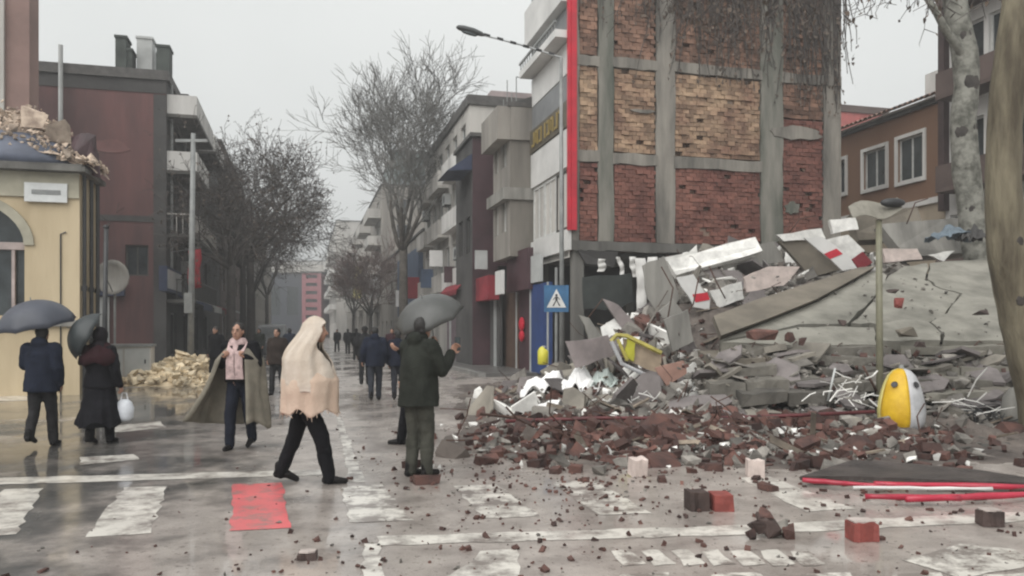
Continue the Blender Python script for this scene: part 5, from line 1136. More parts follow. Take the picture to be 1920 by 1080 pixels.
M_YM = mat('faded_yellow_metal', (.42, .36, .08), .5, .25); M_BGP = mat('beige_board', (.36, .28, .20), .7, .2)
def bar(pts, Y, w, m, nm, root, base):
    q = MB(); q.tube([W(x, y, Y+(d[0] if d else 0))-base for x, y, *d in pts], w, 6); return obj(nm, q, m, root)
plate('panel_board', '', '', [(1168, 634), (1240, 660), (1238, 700), (1172, 676)], 15.55, .05, M_BGP, fr)
plate('yellow_side', '', '', [(1176, 632), (1192, 640), (1188, 678), (1172, 668)], 15.45, .05, mat('bright_yellow_metal', (.42, .40, .03), .5, .2), fr)
bar([(1146, 640), (1156, 628), (1175, 630), (1240, 662)], 15.45, .045, M_YM, 'top_bar', fr, f0); bar([(1146, 640), (1166, 682), (1212, 704)], 15.4, .04, M_WBIN, 'lower_bar', fr, f0); bar([(1158, 636), (1176, 676)], 15.42, .035, M_YM, 'cross_bar', fr, f0)
plate('board', 'reddish beige board lying tilted in front of the yellow frame', 'board', [(1228, 690), (1282, 676), (1290, 700), (1250, 724)], 15.2, .06, mat('reddish_board', (.36, .21, .165), .7, .2))
plate('white_oval_panel', 'curved white panel standing on edge in the rubble, right of the reddish board', 'panel', [(1288, 690), (1304, 676), (1310, 706), (1298, 736), (1288, 722)], 15.0, .05, M_RWHITE)
plate('dark_sheet', 'dark shade plate painted in for the open ground floor under the bare wall', 'shade plate', [(1092, 520), (1182, 512), (1190, 565), (1150, 580), (1094, 578)], 21.5, .06, mat('black_green_shade', (.022, .026, .024), .6, .3))  # dark plate paints the shade of the open ground floor, no real sheet
# torn pale cloth strips hanging out of the shop
for k, (x0, y0, x1, y1, w) in enumerate(((1200, 484, 1206, 590, .14), (1222, 482, 1214, 540, .12), (1236, 520, 1246, 600, .06), (1186, 482, 1190, 520, .08), (1130, 486, 1126, 510, .10), (1160, 482, 1168, 520, .06))):
    Y = 21.0+k*.12; a, b_ = W(x0, y0, Y), W(x1, y1, Y); q = thing('cloth_strip', ('long pale cloth strip hanging from the broken shop ceiling', 'broad white cloth strip hanging beside the longest one', 'thin pale cloth strip nearest to the grey wreckage', 'short white cloth strip left of the longest one', 'short pale rag over the dark shade plate', 'narrow rag hanging over the right half of the dark shade plate')[k], 'cloth strip', (b_.x, b_.y, b_.z))
    m = MB(); n = 8; m.loft([[a.lerp(b_, j/n)-b_+Vector((s*w*(1+.10*math.sin(j*.9+k))+.03*math.sin(j*.7+k), .05*math.sin(j*1.7+s+k), 0)) for s in (-1, -.3, .3, 1)] for j in range(n+1)], False, False, False); o = obj('cloth', m, M_WHITEP, q, smooth=True); o.modifiers.new('shell', 'SOLIDIFY').thickness = .02
# crumpled white sheets
def crumple(label, px, py, w, d, h, seed, m, Y):
    c = W(px, py, Y); t = thing('plastic_sheet', label, 'sheet', (c.x, Y, c.z-.1 if py < 600 else HF(c.x, Y)-.02)); q = MB(); n = 26; r = random.Random(seed); vs, fs = [], []
    for j in range(n+1):
        for i in range(n+1):
            a, b_ = i/n*2-1, j/n*2-1; rr_ = math.hypot(a, b_)
            nz_ = abs(noise.noise(Vector((a*1.6+seed, b_*1.6, seed))))*.8+.22*abs(noise.noise(Vector((a*4, b_*4+seed, 3))))
            vs.append((a*w/2*(1+.25*noise.noise(Vector((b_*2, seed, 1)))), b_*d/2*(1+.25*noise.noise(Vector((a*2, seed, 4)))), h*(max(0, 1-rr_*.8)*.6+nz_*.7)-.12))
    for j in range(n):
        for i in range(n): k = j*(n+1)+i; fs.append((k, k+1, k+n+2, k+n+1))
    q.add(vs, fs); o = obj('sheet', q, m, t); o.modifiers.new('shell', 'SOLIDIFY').thickness = .015; return t
M_SHEET = mat('white_plastic_sheet', (.84, .83, .82), .45, .1, 2, .05); M_MINT = mat('pale_mint_sheet', (.50, .56, .53), .5, .1, 2, .05)
crumple('crumpled white plastic sheet on the rubble by the blue panel', 1030, 716, 1.05, .8, .75, 3, M_SHEET, 16.3)
crumple('bulging white plastic sheet beside the pale mint one', 1090, 700, .8, .7, .8, 8, M_SHEET, 16.0)
crumple('pale mint plastic sheet left of the yellow frame', 1128, 704, .6, .5, .6, 13, M_MINT, 16.0)
crumple('low white plastic sheet in front of the bulging one', 1060, 738, 1.1, .5, .3, 21, M_SHEET, 14.9)
crumple('white sheet lying flat at the left end of the rubble', 905, 722, .75, .5, .16, 27, M_SHEET, 17.5)
crumple('small white sheet near the shop with white posts', 960, 700, .6, .5, .2, 31, mat('grey_white_sheet', (.5, .49, .48), .5, .1), 19)
crumple('blue grey tarpaulin crumpled on top of the rubble before the pale plane trunk', 1790, 436, 1.2, .7, .5, 33, mat('blue_grey_tarp', (.12, .155, .185), .6, .25), 20.3)
crumple('dark torn sheet on the rubble top beside the blue grey tarpaulin', 1826, 440, .6, .6, .6, 37, M_DARKW, 20.0)
# yellow bollard piece by the sign
q = thing('yellow_canister', 'yellow canister standing in the rubble under the crossing sign', 'canister', W(1018, 684, 17.6)); M_YCAN = mat('yellow_plastic', (.60, .55, .06), .45, .15)
m = MB(); m.tube([(0, 0, 0), (0, 0, .02), (0, 0, .3), (0, 0, .36), (.02, 0, .38)], [.09, .12, .12, .08, .05], 12); obj('body', m, M_YCAN, q, smooth=True); m = MB(); m.tube([(.02, 0, .38), (.02, 0, .42)], .045, 10); obj('cap', m, M_WBIN, q)
# pipes, bars
def pipe(name, label, cat, pts, Y, w, m):
    pw = [W(x, y, Y+(d[0] if d else 0)) for x, y, *d in pts]; base = pw[0]; t = thing(name, label, cat, base); q = MB(); q.tube([p-base for p in pw], w, 8); obj('body', q, m, t, smooth=True); return t
M_DRED = mat('dark_red_pipe', (.10, .018, .02), .5, .3)
pipe('metal_pipe', 'long dark red metal pipe lying across the front of the rubble', 'pipe', [(948, 790), (1120, 784), (1300, 785), (1470, 780), (1640, 772)], 11.7, .028, M_DRED)
pipe('metal_pipe', 'shorter dark pipe lying above the long red one, left end', 'pipe', [(900, 776), (1010, 788), (1110, 786)], 11.9, .022, M_RUST)
pipe('metal_bar', 'thin pale bar leaning on the rubble before the striped bin', 'bar', [(1552, 752), (1566, 690)], 13.3, .018, M_GALV)
pipe('metal_bar', 'thin dark bar leaning among the grey slabs left of the olive pole', 'bar', [(1618, 686), (1644, 734)], 13.4, .02, M_RUST)
for k, (pts, lab) in enumerate((([(1240, 500), (1262, 540), (1250, 610), (1268, 680)], 'bent reinforcing bar above the reddish board'), ([(1330, 500), (1344, 530), (1360, 560)], 'bent reinforcing bar left of the edge beam'), ([(1700, 420), (1716, 380), (1740, 372)], 'reinforcing bar sticking out over the grey slabs behind the olive pole'), ([(1480, 436), (1500, 410), (1530, 404)], 'curled reinforcing bar at the foot of the bare wall'), ([(1100, 600), (1130, 560), (1150, 590)], 'bent bar under the dark shade plate'), ([(1300, 640), (1280, 600), (1300, 570), (1310, 520)], 'twisted bar beside the red striped panel'))):
    pipe('reinforcing_bar', lab, 'reinforcing bar', pts, 17.8 if k in (0, 1, 4, 5) else 20.5, .016, M_RUST)
# tangled white window frames in the right and the middle of the heap
def tangle(label, px, py, Y, n, seed, m, size):
    c = W(px, py, Y); t = thing('window_frame_wreck', label, 'wrecked frame', (c.x, Y, max(0, c.z-.1))); r = random.Random(seed)
    for k in range(n):
        q = MB(); p = Vector((r.gauss(0, size*.5), r.gauss(0, .15), abs(r.gauss(.1, .12)))); d = Vector((r.gauss(0, 1), r.gauss(0, .4), r.gauss(0, .5))).normalized()*size*r.uniform(.3, .8)
        q.tube([p, p+d*.5+Vector((r.gauss(0, .03), 0, r.gauss(0, .04))), p+d], r.uniform(.006, .013), 4); obj('bar', q, m, t)
    return t
tangle('tangle of bent white window bars right of the striped bin', 1830, 770, 13.2, 26, 3, M_RWHITE, .75)
tangle('tangle of bent pale window bars left of the striped bin', 1590, 740, 13.3, 26, 5, M_RWHITE, .55)
tangle('tangle of dark bent bars far right of the striped bin', 1870, 780, 12.9, 20, 9, M_METALD, .6)
tangle('white bent bars below the reddish board', 1180, 745, 14.3, 16, 12, M_RWHITE, .45)
tangle('pale bent bars among the grey wreckage right of the reddish board', 1320, 720, 14.6, 18, 14, M_GALV, .5)
tangle('small broken white bars at the front of the brick rubble', 1320, 860, 10.3, 9, 16, M_RWHITE, .22)
tangle('white broken bars on the dark mud before the striped bin', 1770, 856, 11.0, 6, 18, M_RWHITE, .22)
# fallen red trimmed panels at the right
fp = thing('fallen_sign_panel', 'long dark sign panel with bright red trim lying on the road at the right', 'sign panel', G(1720, 905)); f0 = Vector(fp.location)
def gz(px, py, z): return G(px, py, z)-f0
M_REDG = mat('glossy_red_trim', (.40, .018, .045), .35, .2, 2, .05, coat=.2)
q = MB(); q.prism([gz(1500, 893, .10), gz(1600, 893, .10), (gz(1925, 905, .12)), gz(1960, 900, .14), gz(1830, 880, .15), gz(1700, 868, .16), gz(1600, 862, .17), gz(1565, 872, .12)], (0, 0, -.04)); obj('dark_sheet', q, mat('wet_brown_board', (.05, .04, .036), .5, .4, 3, .4), fp)
for a, b_, w, m, nm in (((1505, 900), (1660, 912), .028, M_REDG, 'red_trim'), ((1640, 908), (1965, 914), .036, M_REDG, 'red_trim'), ((1600, 914), (1860, 917), .02, M_PANW, 'white_trim'), ((1622, 931), (1800, 934), .032, M_REDG, 'red_trim'), ((1700, 936), (1965, 926), .038, M_REDG, 'red_trim'), ((1900, 904), (1960, 910), .03, mat('green_trim', (.05, .30, .12), .5, .2), 'green_trim')):
    q = MB(); q.tube([gz(a[0]+(b_[0]-a[0])*t, a[1]+(b_[1]-a[1])*t+rg.uniform(-.5, .5), .07+rg.uniform(-.008, .012)) for t in (0, .13, .27, .4, .52, .68, .84, 1)], [w*rg.uniform(.7, 1.1) for _ in range(8)], 6); obj(nm, q, m, fp, smooth=True)
crumple('dark muddy sheet spread on the ground behind the red trimmed panel', 1800, 832, 2.4, 1.0, .16, 41, mat('dark_muddy_sheet', (.075, .07, .062), .6, .3, 2, .2), 11.3)
q = thing('stone_bollard', 'rounded grey concrete bollard half buried at the right edge, beside the striped bin', 'bollard', W(1912, HOR, 12.9)); q.location.z = 0
m = MB(); m.loft([[(r*math.cos(k*.5236), r*math.sin(k*.5236), z) for k in range(12)] for r, z in ((.26, 0), (.27, .3), (.24, .52), (.15, .66), (.04, .71))]); obj('body', m, M_CONC, q, smooth=True)
# ---- left: pile of yellow stones, and rubble on the yellow house
sp_ = thing('stone_heap', 'low heap of yellow building stones on the left pavement', 'stone heap', G(312, 722)); s0 = Vector(sp_.location)
def hs(x, y):
    return -.06+.80*gs(x, y, s0.x-.1, s0.y+1.8, 1.6, 1.9)*(1+.3*noise.noise(Vector((x*2, y*2, 3))))
def ss(r):
    x, y = r.gauss(s0.x+.0, 1.0), r.gauss(s0.y+1.0, 1.3)
    return (x, y) if abs(x-s0.x) < 1.7 and y > s0.y-.6 else None
scatter_objs(STN, sp_, 240, ss, .5, 1.15, hs, rg); scatter_stuff('stone_fragments', STN, M_STONE, sp_, 900, ss, .15, .5, hs, rg)
mb = MB(); vs, fs = [], []
for j in range(25):
    for i in range(25):
        x, y = s0.x-2.2+4.4*i/24, s0.y-.9+4.6*j/24; vs.append((x-s0.x, y-s0.y, hs(x, y)-.10))
for j in range(24):
    for i in range(24): k = j*25+i; fs.append((k, k+1, k+26, k+25))
mb.add(vs, fs); obj('mound', mb, M_STONE, sp_, kind='stuff')
rt = thing('roof_rubble', 'beige stones and torn masonry heaped on the roof of the yellow house', 'rubble', P(UL, VL, ztop+.2), TH)
r = random.Random(61)
def roofh(x): return max(.05, (lz(200)-ztop)*(1-((x-lx(20))/(lx(184)-lx(20)))**1.4 if x > lx(20) else 1))
for k in range(300):
    x = r.uniform(lx(-60), lx(176)); hmax = roofh(x); y = .0+r.random()*1.5; z = r.uniform(.0, 1)**.8*hmax*(.35+.65*min(1, y/1.3))
    me = PNK[r.randrange(len(PNK))]; s = r.uniform(.2, .62)*(1.0 if k % 4 else 1.5); o = link('stone', me, rt, (x, y, z+.1), rr3(r)); o.scale = (s*r.uniform(.5, 1.1), s*r.uniform(.5, 1.1), s*r.uniform(.6, 1.6))
mb = MB(); vs, fs = [], []
for j in range(13):
    for i in range(31):
        x = lx(-70)+(lx(178)-lx(-70))*i/30; y = .02+1.7*j/12; vs.append((x, y, roofh(x)*(.35+.65*min(1, y/1.3))-.14+.12*noise.noise(Vector((x*3, y*3, 0)))))
for j in range(12):
    for i in range(30): k = j*31+i; fs.append((k, k+1, k+32, k+31))
mb.add(vs, fs); obj('mound', mb, M_PINKST, rt, kind='stuff')
mb = MB(); geo = [([v.co.copy() for v in me.vertices], [tuple(p.vertices) for p in me.polygons]) for me in PNK]
for k in range(900):
    x = r.uniform(lx(-60), lx(180)); y = r.random()*1.5; z = roofh(x)*(.35+.65*min(1, y/1.3))*r.uniform(.3, 1.08); s = r.uniform(.1, .4); vv_, ff_ = geo[k % 8]; M = rr3(r).to_matrix(); mb.add([M @ v*s+Vector((x, y, z+.06)) for v in vv_], ff_)
obj('stone_fragments', mb, M_PINKST, rt, kind='stuff')
for (x, z0_, z1_, w) in ((lx(150), 0, 1.0, .35), (lx(166), -.3, .75, .2), (lx(60), .9, 1.7, .4), (lx(100), .6, 1.35, .3)):
    b = bpy_hull([Vector((x+r.uniform(-w, w), .3+r.uniform(0, .3), r.uniform(z0_, z1_))) for _ in range(14)]); obj('masonry_piece', b, M_PINKST if x < lx(140) else M_MAROON, rt)
# ---------------------------------------------------------------- people
M_SKIN = mat('skin', (.36, .20, .14), .55, .12, 6, .05); M_HAIR = mat('dark_hair', (.012, .010, .009), .6, .3, 20, .3, 60)
M_EYEW = mat('eye', (.02, .015, .012), .2, .1, 3, 0); M_LIP = mat('lips', (.22, .085, .07), .5, .1, 3, 0)
def cloth(name, col, var=.25, sc=6, bump=.35, bs=45, rough=.85, col2=None): return mat(name, col, rough, var, sc, bump, bs, col2=col2, spec=.15)
def cap_into(b, p, q, r0, r1, n=10):
    p, q = Vector(p), Vector(q); b.ball(p, r0, n, 6); b.ball(q, r1, n, 6)
    if (q-p).length > 1e-4: b.tube([p, q], [r0, r1], n)
TS = bpy.data.scenes.new('workshop'); DEAD = []
def remesh(b, vox, name, m, folds=0, fs=9., seed=0, it=3, hem=None):
    me = b.mesh('tmp', m); o = bpy.data.objects.new('tmp', me); TS.collection.objects.link(o)
    md = o.modifiers.new('r', 'REMESH'); md.mode = 'VOXEL'; md.voxel_size = vox; md.use_smooth_shade = True
    if it: s = o.modifiers.new('s', 'SMOOTH'); s.factor = .5; s.iterations = it
    with bpy.context.temp_override(scene=TS, view_layer=TS.view_layers[0]):
        dg = bpy.context.evaluated_depsgraph_get(); dg.update(); m2 = bpy.data.meshes.new_from_object(o.evaluated_get(dg))
    DEAD.append(o); DEAD.append(me); TS.collection.objects.unlink(o)
    m2.name = name; m2.materials.clear(); m2.materials.append(m)
    if folds:
        nrm = [v.normal.copy() for v in m2.vertices]
        for v, nn in zip(m2.vertices, nrm):
            c = v.co.copy(); n = noise.noise(Vector((c.x*fs, c.y*fs, c.z*fs*.55+seed)))+.6*noise.noise(Vector((c.x*fs*.5, c.y*fs*.5+seed, c.z*fs*1.6)))
            v.co = c+nn*n*folds
    m2.polygons.foreach_set('use_smooth', [True]*len(m2.polygons)); m2.update(); return m2
class Pose:
    def __init__(s, H=1.75, stride=.0, lift=0, lean=0, hip=.09, bend=(.03, .03), head=(0, 0), arms=None, twist=0):
        k = H/1.75; s.k = k; V = lambda x, y, z: Vector((x, y, z))*k
        s.pel = V(0, 0, .95); s.waist = V(0, lean*.4, 1.10); s.chest = V(0, lean*.8, 1.33); s.neck = V(0, lean, 1.49); s.headc = V(head[0], lean+.035+head[1], 1.635)
        s.hip = {}; s.knee = {}; s.ank = {}; s.sho = {}; s.elb = {}; s.wri = {}
        for sd, sg in (('l', -1), ('r', 1)):
            f = stride*(1 if sd == 'r' else -1); up = lift if f < 0 else .0
            s.hip[sd] = V(sg*hip, 0, .92); s.ank[sd] = V(sg*hip*1.02, f, .085+up); b = bend[0 if sd == 'l' else 1]
            s.knee[sd] = V(sg*(hip*1.05), f*.5+b, .50+up*.35); s.sho[sd] = V(sg*.185, lean*.9-.01, 1.425)
            s.elb[sd] = V(sg*.245, lean*.6-.05, 1.15); s.wri[sd] = V(sg*.235, lean*.4+.06, .91)
        for key, val in (arms or {}).items(): getattr(s, key[:3])[key[4]] = V(*val)
def hand(b, P_, sd, curl, k):
    w, e = P_.wri[sd], P_.elb[sd]; d = (w-e).normalized(); side = Vector((0, 1, 0)) if abs(d.y) < .8 else Vector((1, 0, 0))
    side = (side-d*side.dot(d)).normalized(); n = d.cross(side)*(1 if sd == 'l' else -1)
    for j in (-1, -.33, .33, 1): cap_into(b, w+d*.015*k+side*j*.018*k, w+d*.088*k+side*j*.032*k, .017*k, .014*k, 8)
    for j, ln in ((-1, .062), (-.33, .074), (.33, .08), (1, .072)):
        p = w+d*.092*k+side*j*.032*k; q = p+(d*math.cos(curl)+n*math.sin(curl))*ln*.55*k; t = q+(d*math.cos(curl*2.1)+n*math.sin(curl*2.1))*ln*.5*k
        cap_into(b, p, q, .0095*k, .009*k, 7); cap_into(b, q, t, .009*k, .0075*k, 7)
    p = w+d*.03*k+side*.03*k; q = p+(side*.7+d*.6+n*.3)*.045*k; cap_into(b, p, q, .013*k, .011*k, 7); cap_into(b, q, q+(d*.8+n*.6)*.035*k, .011*k, .009*k, 7)
def body_mesh(P_, vox, curl=(.5, .5), skin=None):
    b = MB(); k = P_.k
    for a, c, r0, r1 in ((P_.pel, P_.waist, .135, .125), (P_.waist, P_.chest, .125, .145), (P_.chest, P_.neck, .11, .056), (P_.neck, P_.headc-Vector((0, .01, .03))*k, .055, .055)): cap_into(b, a, c, r0*k, r1*k, 12)
    cap_into(b, P_.sho['l'], P_.sho['r'], .06*k, .06*k)
    hc = P_.headc; b.ball(hc+Vector((0, -.012, .015))*k, (.076*k, .094*k, .105*k), 14, 10); b.ball(hc+Vector((0, .028, -.045))*k, (.058*k, .062*k, .075*k), 12, 8)
    cap_into(b, hc+Vector((0, .088, .012))*k, hc+Vector((0, .106, -.022))*k, .010*k, .016*k, 8)
    for sg in (-1, 1): b.ball(hc+Vector((sg*.078, -.008, -.005))*k, (.012*k, .022*k, .032*k), 8, 6)
    for i, sd in enumerate('lr'):
        cap_into(b, P_.sho[sd], P_.elb[sd], .052*k, .04*k); cap_into(b, P_.elb[sd], P_.wri[sd], .041*k, .028*k); hand(b, P_, sd, curl[i], k)
        cap_into(b, P_.hip[sd], P_.knee[sd], .088*k, .06*k); cap_into(b, P_.knee[sd], P_.ank[sd], .058*k, .036*k); cap_into(b, P_.ank[sd]-Vector((0, .02, .03))*k, P_.ank[sd]+Vector((0, .10, -.05))*k, .034*k, .022*k)
    return remesh(b, vox, 'body', skin or M_SKIN, it=1)
def legs_into(b, P_, x, r=(.105, .082, .066)):
    k = P_.k
    for sd in 'lr':
        cap_into(b, P_.hip[sd], P_.knee[sd], r[0]*k, r[1]*k, 12); cap_into(b, P_.knee[sd], P_.ank[sd]-Vector((0, 0, .025))*k, r[1]*k*.98, r[2]*k, 12)
    cap_into(b, P_.hip['l']+Vector((.02, -.02, .02))*k, P_.hip['r']+Vector((-.02, -.02, .02))*k, .125*k, .125*k, 12); cap_into(b, P_.pel, P_.waist, .14*k, .135*k, 12)
def shoes(P_, m, root, vox, lift=0):
    k = P_.k; kneel = {}
    for sd in 'lr':
        b = MB(); a = P_.ank[sd]; low = a.z < .12*k; dz = -.045 if low else -.09; tz = -.055
        cap_into(b, a+Vector((0, -.045, -.045))*k, a+Vector((0, .07, -.048))*k, .042*k, .046*k); cap_into(b, a+Vector((0, .07, -.05))*k, a+Vector((0, .165, -.057 if low else -.10))*k, .045*k, .034*k); cap_into(b, a+Vector((0, -.02, .05))*k, a+Vector((0, -.02, -.02))*k, .05*k, .05*k)
        link('shoe', remesh(b, vox, 'shoe', m, it=1), root)
def jacket(P_, m, root, vox, hem=.82, grow_=.03, flare=.0, folds=.014, hood=False, name='jacket', seed=0, belly=0, collar=True, sleeves=True):
    b = MB(); k = P_.k; g = grow_; rings = []
    for z, rx, ry in ((hem, .185+flare, .15+flare), (hem+.12 if hem < .95 else 1.0, .18+flare*.7, .15+flare*.6), (1.10, .17, .14+belly), (1.25, .185, .145+belly*.5), (1.36, .185, .13), (1.43, .15, .095), (1.49, .075, .07)):
        t = (z-.95)/.54; c = P_.pel.lerp(P_.neck, max(0, t)); c = Vector((c.x, c.y, z*k)); rings.append([c+Vector(((rx+g)*k*math.cos(6.283*j/20), (ry+g)*k*math.sin(6.283*j/20), 0)) for j in range(20)])
    b.loft(rings)
    cap_into(b, P_.sho['l'], P_.sho['r'], (.066+g*.7)*k, (.066+g*.7)*k, 12)
    if collar: cap_into(b, P_.neck+Vector((0, 0, -.03))*k, P_.neck+Vector((0, .012, .035))*k, .082*k, .078*k, 12)
    if hood: b.ball(P_.neck+Vector((0, -.085, .02))*k, (.11*k, .06*k, .09*k))
    if sleeves:
        for sd in 'lr': cap_into(b, P_.sho[sd], P_.elb[sd], (.066+g*.75)*k, (.056+g*.6)*k, 12); cap_into(b, P_.elb[sd], P_.elb[sd].lerp(P_.wri[sd], .93), (.056+g*.55)*k, (.042+g*.4)*k, 12)
    return link(name, remesh(b, vox, name, m, folds*k, 8., seed, 3), root)
def hair(P_, root, m=None, vox=.012, long=False, cover=1.0):
    b = MB(); k = P_.k; hc = P_.headc
    b.ball(hc+Vector((0, -.026, .030))*k, (.088*k, .098*k, .103*k), 14, 9); b.ball(hc+Vector((0, -.05, -.03))*k, (.078*k, .06*k, .07*k))
    if long: b.ball(hc+Vector((0, -.07, -.11))*k, (.085*k, .05*k, .13*k))
    return link('hair', remesh(b, vox, 'hair', m or M_HAIR, .006*k, 30., 1, 1), root)
def face(P_, root):
    k = P_.k; hc = P_.headc
    for sg in (-1, 1):
        q = MB(); q.ball(hc+Vector((sg*.031, .078, .008))*k, (.010*k, .006*k, .005*k), 8, 5); obj('eye', q, M_EYEW, root)
        q = MB(); q.tube([hc+Vector((sg*.014, .088, .03))*k, hc+Vector((sg*.05, .074, .031))*k], .005*k, 5); obj('eyebrow', q, M_HAIR, root)
    q = MB(); q.ball(hc+Vector((0, .086, -.062))*k, (.022*k, .008*k, .007*k), 8, 5); obj('mouth', q, M_LIP, root)
def person(label, loc, yaw, pose, vox=.013, top=None, legs=None, shoe=None, skin=None, curl=(.6, .6), hem=.82, flare=0, hood=False, hairm=True, faceon=False, longhair=False, group=None, legr=(.105, .082, .066), grow_=.03, belly=0, hat=None, folds=.014, topname='jacket'):
    root = thing('person', label, 'person', loc, R(yaw), group)
    link('body', body_mesh(pose, vox*.85, curl, skin), root)
    if legs: b = MB(); legs_into(b, pose, 0, legr); link('trousers', remesh(b, vox, 'trousers', legs, .011*pose.k, 11., 3, 2), root)
    if top: jacket(pose, top, root, vox, hem, grow_, flare, folds, hood, topname, hash(label) % 50*.0+len(label), belly)
    shoes(pose, shoe or M_SHOE, root, vox)
    if hairm: hair(pose, root, long=longhair)
    if faceon: face(pose, root)
    if hat:
        q = MB(); k = pose.k; hc = pose.headc; q.ball(hc+Vector((0, -.02, .05))*k, (.1*k, .112*k, .09*k), 14, 8); q.tube([hc+Vector((0, -.012, .02))*k, hc+Vector((0, -.012, .05))*k], [.104*k, .105*k], 14); link('cap', remesh(q, vox, 'cap', hat, .004, 20, 0, 1), root)
    return root
M_SHOE = cloth('dark_shoe', (0.0099, 0.0088, 0.0088), rough=.5)
C_NAVY = cloth('navy_jacket', (0.0121, 0.0154, 0.0275)); C_GREY = cloth('dark_grey_trousers', (0.0248, 0.0237, 0.0248)); C_BLK = cloth('black_cloth', (0.0066, 0.0066, 0.0083)); C_BLKB = cloth('black_robe', (0.0088, 0.0083, 0.0110))
C_OLIVE = cloth('dark_olive_jacket', (0.0220, 0.0242, 0.0198)); C_GREEN = cloth('grey_green_trousers', (.056, .056, .046)); C_JEAN = cloth('dark_jeans', (0.0121, 0.0143, 0.0231)); C_BROWN = cloth('dark_brown_jacket', (0.0275, 0.0198, 0.0165))
C_DKG = cloth('charcoal_coat', (0.0165, 0.0165, 0.0176)); C_PINK = cloth('pale_pink_scarf', (.46, .34, .33), .3, 14, .4)
def umbrella(label, apex, axis, rad, depth, m, shaft, grip, nrib=8):
    """canopy apex point, axis = direction from the grip to the apex"""
    t = thing('umbrella', label, 'umbrella', grip); g = Vector(grip); a = Vector(apex)-g; ax = Vector(axis).normalized(); x = ax.orthogonal().normalized(); y = ax.cross(x)
    q = MB(); rings = []; N_ = nrib*4
    for j in range(9):
        f = j/8; rg_ = []
        for k in range(N_):
            ph = (k % 4)/4; sag = math.sin(math.pi*ph); rr_ = rad*math.sin(f*1.25)/math.sin(1.25)*(1-.07*sag*f); dp_ = depth*(1-math.cos(f*1.25))/(1-math.cos(1.25))*(1-.0*sag)-.05*sag*f*depth
            ang = 6.28318*k/N_; rg_.append(a-ax*dp_+(x*math.cos(ang)+y*math.sin(ang))*max(.004, rr_))
        rings.append(rg_)
    q.loft(rings, True, False); c = obj('canopy', q, m, t, smooth=True); c.modifiers.new('shell', 'SOLIDIFY').thickness = .004
    for k in range(nrib):
        ang = 6.28318*k/nrib; pts = []
        for j in range(1, 9):
            f = j/8; pts.append(a-ax*(depth*(1-math.cos(f*1.25))/(1-math.cos(1.25))+.012)+(x*math.cos(ang)+y*math.sin(ang))*rad*math.sin(f*1.25)/math.sin(1.25)*1.005)
        r_ = MB(); r_.tube(pts, .004, 4); obj('rib', r_, M_METALG, c)
        r_ = MB(); r_.tube([a-ax*(depth+.10), pts[4]], .003, 4); obj('stretcher', r_, M_METALG, c)
    s = MB(); s.tube([a+ax*.05, a-ax*.3, Vector((0, 0, 0))], .007, 6); obj('shaft', s, M_METALG, t); h = MB(); d = (-a).normalized(); h.tube([-d*.02, d*.10], .015, 8); obj('handle', h, M_METALD, t); return t
def local(root, p): return Matrix.LocRotScale(root.location, root.rotation_euler, None) @ Vector(p)
# 1 man in navy under the grey umbrella, walking away
po = Pose(1.66, stride=.16, lift=.10, bend=(.06, .02), arms={'elb_l': (-.235, .02, 1.18), 'wri_l': (-.20, .20, 1.33)})
p1 = person('person in navy padded jacket walking away under the grey blue umbrella at the left edge', G(78, 838), 4, po, .013, C_NAVY, C_GREY, hem=.80, hood=True, flare=.02, curl=(1.3, .5), grow_=.045)
gr = local(p1, po.wri['l']+Vector((.0, .05, .04))); ap = W(58, 564, gr.y-.05)
M_UGB = mat('grey_blue_umbrella', (.055, .06, .078), .5, .15, 3, .05)
umbrella('big grey blue umbrella held by the person in the navy jacket', ap, (-.12, -.22, 1), .52, .36, M_UGB, 0, gr)
# 2 woman in a long black robe with a tilted dark umbrella and a white bag
po = Pose(1.62, stride=.12, lift=.04, arms={'elb_l': (-.24, .10, 1.18), 'wri_l': (-.16, .25, 1.36), 'elb_r': (.28, -.02, 1.12), 'wri_r': (.30, .06, .88)})
p2 = person('person in long black robe and dark red shawl walking away with a tilted umbrella', G(187, 832), -8, po, .013, C_BLKB, C_BLK, hem=.86, flare=.03, curl=(1.3, 1.1), hairm=False)
b = MB(); k = po.k; rings = []
for z, rx, ry, yo in ((.30, .33, .29, -.02), (.5, .285, .25, -.01), (.75, .235, .20, 0), (1.0, .19, .165, 0), (1.2, .16, .13, 0)): rings.append([Vector((rx*k*math.cos(6.283*j/28)*(1+.05*math.sin(j*2.7)), yo+ry*k*math.sin(6.283*j/28)*(1+.05*math.sin(j*2.7)), z*k+(.05*math.sin(j*.9) if z < .4 else 0))) for j in range(28)])
b.loft(rings); link('robe', remesh(b, .014, 'robe', C_BLKB, .016, 7, 4, 2), p2)
b = MB(); hc = po.headc; b.ball(hc+Vector((0, -.02, .02)), (.10, .115, .125), 14, 9); cap_into(b, hc+Vector((0, -.03, -.08)), po.neck+Vector((0, -.02, -.02)), .09, .12, 12); link('headscarf', remesh(b, .012, 'headscarf', cloth('dark_headscarf', (0.0165, 0.0138, 0.0165)), .006, 14, 1, 2), p2)
b = MB(); rings = []
for z, r_, y_ in ((1.50, .095, 0), (1.42, .20, -.01), (1.33, .245, -.02), (1.22, .255, -.03)): rings.append([Vector((r_*k*math.cos(6.283*j/24)*1.06, y_*k+r_*k*.78*math.sin(6.283*j/24), (z+.03*math.sin(j*1.4))*k)) for j in range(24)])
b.loft(rings, False, False); o = obj('shawl', b, cloth('dark_red_shawl', (0.0275, 0.0099, 0.0121)), p2, smooth=True); o.modifiers.new('shell', 'SOLIDIFY').thickness = .03
gr = local(p2, po.wri['l']+Vector((0, .05, .04))); ap = W(132, 616, gr.y-.35)
